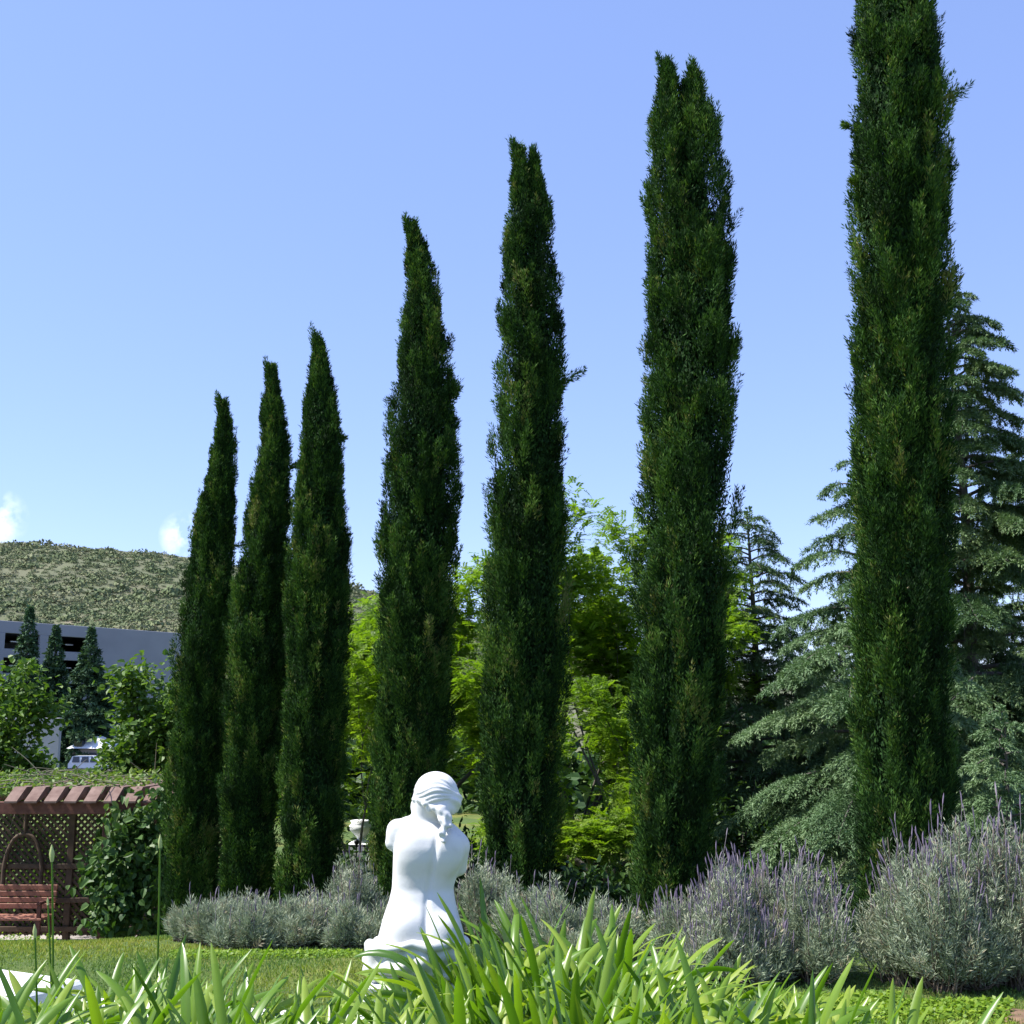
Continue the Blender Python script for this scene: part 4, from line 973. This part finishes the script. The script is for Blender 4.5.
    roll = np.sqrt((ringr-.079)**2+(Zh-zr-.004-.004*np.sin(ang*11))**2)-(.0125+.003*np.sin(ang*13+1.2))
    hair = smin(hair, roll, .006)
    bun = np.sqrt(((U+.086)/1.0)**2+(Wl/1.1)**2+((Zh-.012)/1.0)**2)-.043+.003*np.sin(Zh*160+Wl*90)
    hair = smin(hair, bun, .014)
    lock = None
    pts = [(px(440), -.070, pz(808)), (px(443), -.088, pz(817)), (px(444), -.098, pz(824)), (px(441), -.108, pz(831)), (px(443.5), -.112, pz(837))]
    for i in range(len(pts)-1):
        c = cap(pts[i], pts[i+1], (.022-.0035*i), (.020-.003*i)); lock = c if lock is None else smin(lock, c, .006)
    lock = smin(lock, cap((px(446), -.08, pz(812)), (px(449.5), -.092, pz(822)), .017, .011), .006)
    lock = lock+.003*np.sin(Zg*150+Xg*90)+.0012*np.sin(Xg*230)
    hair = smin(hair, lock, .012)
    hair = smin(hair, cap(H(-.085, 0, -.005), (px(440), -.070, pz(808)), .034, .026), .015)
    V, Fq = surface_nets(hair, o, h); mb = MB(); mb.add(V, Fq, .5, 0, True); mb.build('hair', M['marble'], root)
    # drapery: folded cloth round the hips
    th = np.arctan2(Yg+.0, Xg-px(418))
    edge = pz(941)+.018*np.sin(th*1.0+2.6)+.012*np.exp(-((Xg-px(414))/.035)**2)*(Yg < 0)-.006*np.exp(-((Xg-px(430))/.02)**2)*(Yg < 0)
    ax_ = np.interp(Zg[0, 0], [0, pz(960), pz(945), pz(930), 1], [.225, .222, .205, .185, .18])[None, None, :]
    bx_ = np.interp(Zg[0, 0], [0, pz(960), pz(945), pz(930), 1], [.172, .180, .172, .16, .15])[None, None, :]
    q = (np.abs((Xg-px(417))/ax_)**2.2+np.abs((Yg+.005)/bx_)**2.2)**(1/2.2)
    dr = (q-1)*bx_
    fold = .006*np.sin(th*9+Zg*22)+.004*np.sin(th*15-Zg*35)+.007*np.sin((Zg-edge)*62+np.sin(th*2)*1.6)
    dr = dr-fold
    dr = smax(dr, Zg-edge, .012)
    rl = np.sqrt(((q-1)*.165)**2+(Zg-edge+.004)**2)-(.019+.004*np.sin(th*5+1))
    dr = smin(dr, rl, .010)
    # bunch of folds on the viewer's left, rising to the hip
    for (a, b_, ra, rb) in [((px(383), -.06, pz(940)), (px(371), -.03, pz(957)), .030, .034), ((px(372), -.085, pz(940)), (px(377), -.10, pz(962)), .024, .028), ((px(384), -.11, pz(936)), (px(400), -.145, pz(948)), .020, .024), ((px(379), .0, pz(942)), (px(371), .02, pz(958)), .03, .03)]:
        dr = smin(dr, cap(a, b_, ra, rb), .014)
    dr = np.maximum(dr, -(Zg-pz(966)))
    V, Fq = surface_nets(dr, o, h); mb = MB(); mb.add(V, Fq, .5, 0, True); mb.build('drapery', M['marble'], root)
    b = MB(); b.box((px(418), 0, pz(966)/2-.002), (.40, .31, pz(966)+.03), bev=.02); b.build('base', M['marble'], root)
    p = thing('statue_pedestal', 'white stone pedestal carrying the statue, mostly hidden by strap leaves', 'pedestal', (x0+px(418), D, 0))
    b = MB(); hh = zb-.02
    b.box((0, 0, .06), (.52, .42, .12), bev=.01); b.box((0, 0, (.12+hh-.08)/2), (.36, .28, hh-.2), bev=.01); b.box((0, 0, hh-.04), (.43, .34, .08), bev=.014)
    b.build('shaft', M['whitestone'], p)
statue()

# ---------------------------------------------------------------- white stone benches
def stone_bench(label, c, w, d, hgt, rz):
    r = thing('stone_bench', label, 'bench', (c[0], c[1], 0), rz, 'white stone benches behind the strap leaves')
    b = MB(); b.box((0, 0, hgt-.05), (w, d, .10), bev=.015); b.build('seat', M['whitestone'], r)
    for sx in (-1, 1):
        b = MB(); b.box((sx*(w*.5-.22), 0, (hgt-.1)/2), (.16, d*.8, hgt-.102), bev=.015); b.build('leg', M['whitestone'], r)
a = at(-30, 968, 6.4)
stone_bench('large white stone bench in full sun at the left edge', (xat(-18, 6.2), 6.2), .85, .42, .52, R(-28))
def curved():
    r = thing('stone_bench', 'low curved white stone bench behind the leaves left of the statue', 'bench', (xat(240, 6.3), 6.3, 0), 0, 'white stone benches behind the strap leaves')
    x0, x1 = xat(95, 6.7)-xat(240, 6.3), xat(372, 6.2)-xat(240, 6.3)
    b = MB(); n = 26; t = np.linspace(0, 1, n)
    xs = x0+(x1-x0)*t; ys = .40*(1-t)**2-.28+.10*np.sin(t*math.pi)
    for k in range(n-1):
        pass
    wd = .15; hz = .36
    prof = [(-wd, hz-.07), (-wd, hz-.01), (-wd+.012, hz), (wd-.012, hz), (wd, hz-.01), (wd, hz-.07)]
    tx, ty = np.gradient(xs), np.gradient(ys); L = np.hypot(tx, ty); nx, ny = -ty/L, tx/L
    V = np.array([[xs[k]+nx[k]*q, ys[k]+ny[k]*q, z] for k in range(n) for (q, z) in prof]); m = len(prof)
    b.add(V, [[k*m+j, (k+1)*m+j, (k+1)*m+(j+1) % m, k*m+(j+1) % m] for k in range(n-1) for j in range(m)])
    b.add(V[:m], [list(range(m))]); b.add(V[-m:], [list(range(m-1, -1, -1))])
    b.build('seat', M['whitestone'], r)
    for k in (2, 9, 16, 23):
        q = MB(); q.box((xs[k], ys[k], (hz-.07)/2), (.14, .26, hz-.072), rz=math.atan2(ty[k], tx[k]), bev=.012); q.build('leg', M['whitestone'], r)
curved()

# ---------------------------------------------------------------- strap-leaf plants
def strap_mesh(seed, nl=38, Lr=(.70, 1.08), name='leaves'):
    r = np.random.default_rng(seed); mb = MB()
    for i in range(nl):
        a = r.uniform(0, 2*math.pi) if i % 3 else (0 if r.uniform() < .5 else math.pi)+r.normal(0, .5)
        L = r.uniform(*Lr); W = r.uniform(.026, .038); arch = r.uniform() < .62; lean = abs(r.normal(.26, .16)) if arch else abs(r.normal(.42, .24)); curl = r.uniform(1.3, 2.5) if arch else r.uniform(.2, .9)
        t = np.array([0, .12, .25, .38, .5, .6, .7, .78, .85, .9, .94, .97, 1.]); n = len(t)-1
        ang = lean+curl*t**2.2
        if r.uniform() < .10: ang = ang+1.4*t**4
        ds = np.diff(t)*L
        rr = np.concatenate([[0], np.cumsum(np.sin(ang[:-1])*ds)])+r.uniform(.0, .05); z = np.concatenate([[0], np.cumsum(np.cos(ang[:-1])*ds)])
        out = np.array([math.cos(a), math.sin(a), 0]); tw = r.normal(0, .5); 
        side0 = np.array([-math.sin(a), math.cos(a), 0])
        cen = np.outer(rr, out)+np.outer(z, [0, 0, 1.])+np.outer(t**2*r.normal(0, .06), side0)
        tang = norm(np.gradient(cen, axis=0)); nrm = norm(np.cross(side0, tang))
        w = W*np.interp(t, [0, .1, .4, .84, .92, .97, 1], [.7, .9, 1, .97, .82, .5, .06])
        phi = tw*t*.9
        sd = side0*np.cos(phi)[:, None]+nrm*np.sin(phi)[:, None]; nn = nrm*np.cos(phi)[:, None]-side0*np.sin(phi)[:, None]
        Lp = cen-sd*(w/2)[:, None]+nn*(w*.16)[:, None]; Rp = cen+sd*(w/2)[:, None]+nn*(w*.16)[:, None]
        lq = cen-sd*(w*.26)[:, None]+nn*(w*.05)[:, None]; rq = cen+sd*(w*.26)[:, None]+nn*(w*.05)[:, None]
        V = np.stack([Lp, lq, cen, rq, Rp], 1).reshape(-1, 3)
        k = np.arange(n)[:, None]*5
        Fq = np.concatenate([k+np.array([j, j+1, j+6, j+5]) for j in range(4)])
        vb = np.clip(r.normal(.45, .24), 0, .86)
        if r.uniform() < .006: vb = r.uniform(.92, 1.0)
        vv = np.tile(np.clip(vb+.10*(t[:-1]-.4)+(.05*(t[:-1] > .9)), 0, .86 if vb < .9 else 1), 4)
        mb.add(V, Fq, vv, 0, True)
    return mb.mesh(name, M['aga'])
variants = [strap_mesh(300+i) for i in range(9)]
small = [strap_mesh(330+i, 13, (.4, .65)) for i in range(4)]
def strap_bed():
    r = np.random.default_rng(55); spots = []
    tries = 0
    # height of the top line of the leaves in the photo, per column
    tl_x = [-60, 0, 60, 120, 170, 220, 270, 330, 380, 445, 475, 500, 560, 610, 640, 700, 760, 830, 880, 930, 1000]
    tl_y = [990, 990, 990, 972, 968, 980, 996, 994, 1012, 1008, 928, 918, 918, 930, 950, 970, 980, 996, 1014, 1030, 1054]
    while tries < 9000 and len(spots) < 298:
        tries += 1
        D = r.uniform(3.45, 5.9); px = r.uniform(-90, 890)
        x = xat(px, D, .4)
        if abs(x-(-.43)) < .36 and abs(D-5.4) < .38: continue        # pedestal
        if D > 5.0 and px < 455: continue
        if D > 5.35 and px > 640: continue
        if all(math.hypot(x-q[0], D-q[1]) > .135 for q in spots): spots.append((x, D, px))
    out = []
    for (x, D, px) in spots:
        ty = np.interp(px, tl_x, tl_y)
        zt = at(512, ty+r.uniform(-8, 22), D)[2]         # allowed top height at this depth
        zt = min(max(zt, .30), 1.02)
        out.append((x, D, zt))
    return out
labelA = 'clump of green strap leaved plants in the bed along the front edge'
for i, (x, D, zt) in enumerate(strap_bed()):
    me = variants[i % 9]
    o = bpy.data.objects.new('strap_leaf_plant', me); C.objects.link(o)
    s = zt/.89
    o.location = (x, D, -.02); o.scale = (min(1.05, .5+.55*s),)*2+(s,); o.rotation_euler = (0, 0, random.uniform(0, 6.28))
    tag(o, labelA, 'plant', 'strap leaved plants in the front bed')
def stalk(label, px, py_top, px_b, D, bud=.03):
    p1 = at(px, py_top, D); p0 = np.array([xat(px_b, D, .3), D, 0.0])
    r = thing('flower_stalk', label, 'flower stalk', tuple(p0), 0, 'tall flower stalks at the left')
    t = np.linspace(0, 1, 12); pts = np.outer(1-t, p0*0)+np.outer(t, p1-p0)+np.outer(np.sin(t*math.pi)*.02, [1, 0, 0])
    b = MB(); b.tube(pts, np.linspace(.0052, .0036, 12), 8, v=.3); b.build('stem', M['aga'], r)
    d = norm(pts[-1]-pts[-2]); e = pts[-1]
    c = MB(); c.tube([e, e+d*bud*.4, e+d*bud, e+d*bud*1.7, e+d*bud*2.1], [.005, bud*.26, bud*.33, bud*.16, .001], 10, v=.5); c.build('bud', M['bud'], r)
stalk('tall straight flower stalk with a closed pale bud in front of the bench', 52, 862, 46, 4.6)
stalk('tall leaning flower stalk with a bud before the leftmost cypress', 160, 848, 142, 4.7, .024)
stalk('short dark flower stalk with a small bud at the far left', 35, 938, 33, 4.3, .022)
stalk('thin flower stalk without open flower close beside the tall straight one', 48, 905, 50, 4.9, .014)

# ---------------------------------------------------------------- sun, sky, camera
SUN = norm(np.array([-.98, -.11, 1.42]))
el = math.asin(SUN[2]); rot = math.atan2(SUN[0], SUN[1])
w = bpy.data.worlds.new('World'); bpy.context.scene.world = w; w.use_nodes = True
nt = w.node_tree; bg = nt.nodes['Background']; bg.inputs['Strength'].default_value = .15
sky = nt.nodes.new('ShaderNodeTexSky'); sky.sky_type = 'NISHITA'; sky.sun_disc = False
sky.sun_elevation = el; sky.sun_rotation = rot; sky.air_density = 1.0; sky.dust_density = .3; sky.ozone_density = 4.0; sky.altitude = 700
# two small fair-weather clouds low over the hill, by direction
tc = nt.nodes.new('ShaderNodeTexCoord')
cn = nt.nodes.new('ShaderNodeTexNoise'); cn.inputs['Scale'].default_value = 34; cn.inputs['Detail'].default_value = 6; cn.inputs['Roughness'].default_value = .55
nt.links.new(tc.outputs['Generated'], cn.inputs['Vector'])
def cloud(px, py, rad):
    d = norm(at(px, py, 10)-np.array([0, 0, CZ]))
    v = nt.nodes.new('ShaderNodeVectorMath'); v.operation = 'DISTANCE'; v.inputs[1].default_value = tuple(d); nt.links.new(tc.outputs['Generated'], v.inputs[0])
    m = nt.nodes.new('ShaderNodeMapRange'); m.inputs[1].default_value = rad; m.inputs[2].default_value = rad*.15; nt.links.new(v.outputs['Value'], m.inputs[0])
    return m.outputs[0]
c1 = cloud(186, 536, .022); c2 = cloud(-6, 518, .026)
ad = nt.nodes.new('ShaderNodeMath'); ad.operation = 'ADD'; nt.links.new(c1, ad.inputs[0]); nt.links.new(c2, ad.inputs[1])
ml = nt.nodes.new('ShaderNodeMath'); ml.operation = 'MULTIPLY'; nt.links.new(ad.outputs[0], ml.inputs[0])
mr = nt.nodes.new('ShaderNodeMapRange'); mr.inputs[1].default_value = .42; mr.inputs[2].default_value = .62; nt.links.new(cn.outputs['Fac'], mr.inputs[0]); nt.links.new(mr.outputs[0], ml.inputs[1])
mx = nt.nodes.new('ShaderNodeMix'); mx.data_type = 'RGBA'; tn = nt.nodes.new('ShaderNodeMix'); tn.data_type = 'RGBA'; tn.blend_type = 'MULTIPLY'; tn.inputs[0].default_value = 1; tn.inputs[7].default_value = (1.12, 1.0, 1.10, 1); nt.links.new(sky.outputs[0], tn.inputs[6])
nt.links.new(ml.outputs[0], mx.inputs[0]); ev = nt.nodes.new('ShaderNodeMix'); ev.data_type = 'RGBA'; ev.inputs[0].default_value = .45; nt.links.new(tn.outputs[2], ev.inputs[6]); ev.inputs[7].default_value = (1.30, 1.90, 3.75, 1)
nt.links.new(ev.outputs[2], mx.inputs[6]); mx.inputs[7].default_value = (6.5, 6.8, 7.2, 1)
nt.links.new(mx.outputs[2], bg.inputs['Color'])
sl = bpy.data.lights.new('sun', 'SUN'); sl.energy = 5.0; sl.angle = R(.53); sl.color = (1, .96, .90)
so = bpy.data.objects.new('sun', sl); C.objects.link(so); so.rotation_euler = Vector(tuple(-SUN)).to_track_quat('-Z', 'Y').to_euler()
cam = bpy.data.cameras.new('camera'); cam.sensor_width = 36; cam.lens = 36*F/1024; cam.clip_end = 4000; cam.clip_start = .05
co = bpy.data.objects.new('camera', cam); C.objects.link(co); co.location = (0, 0, CZ); co.rotation_euler = (R(90)+PITCH, 0, 0)
sc = bpy.context.scene; sc.camera = co
sc.view_settings.view_transform = 'Standard'; sc.view_settings.look = 'None'; sc.view_settings.exposure = .88; sc.view_settings.gamma = 1
sc.cycles.max_bounces = 6; sc.cycles.transparent_max_bounces = 4
print('tris', sum(len(o.data.polygons) for o in bpy.data.objects if o.type == 'MESH'))
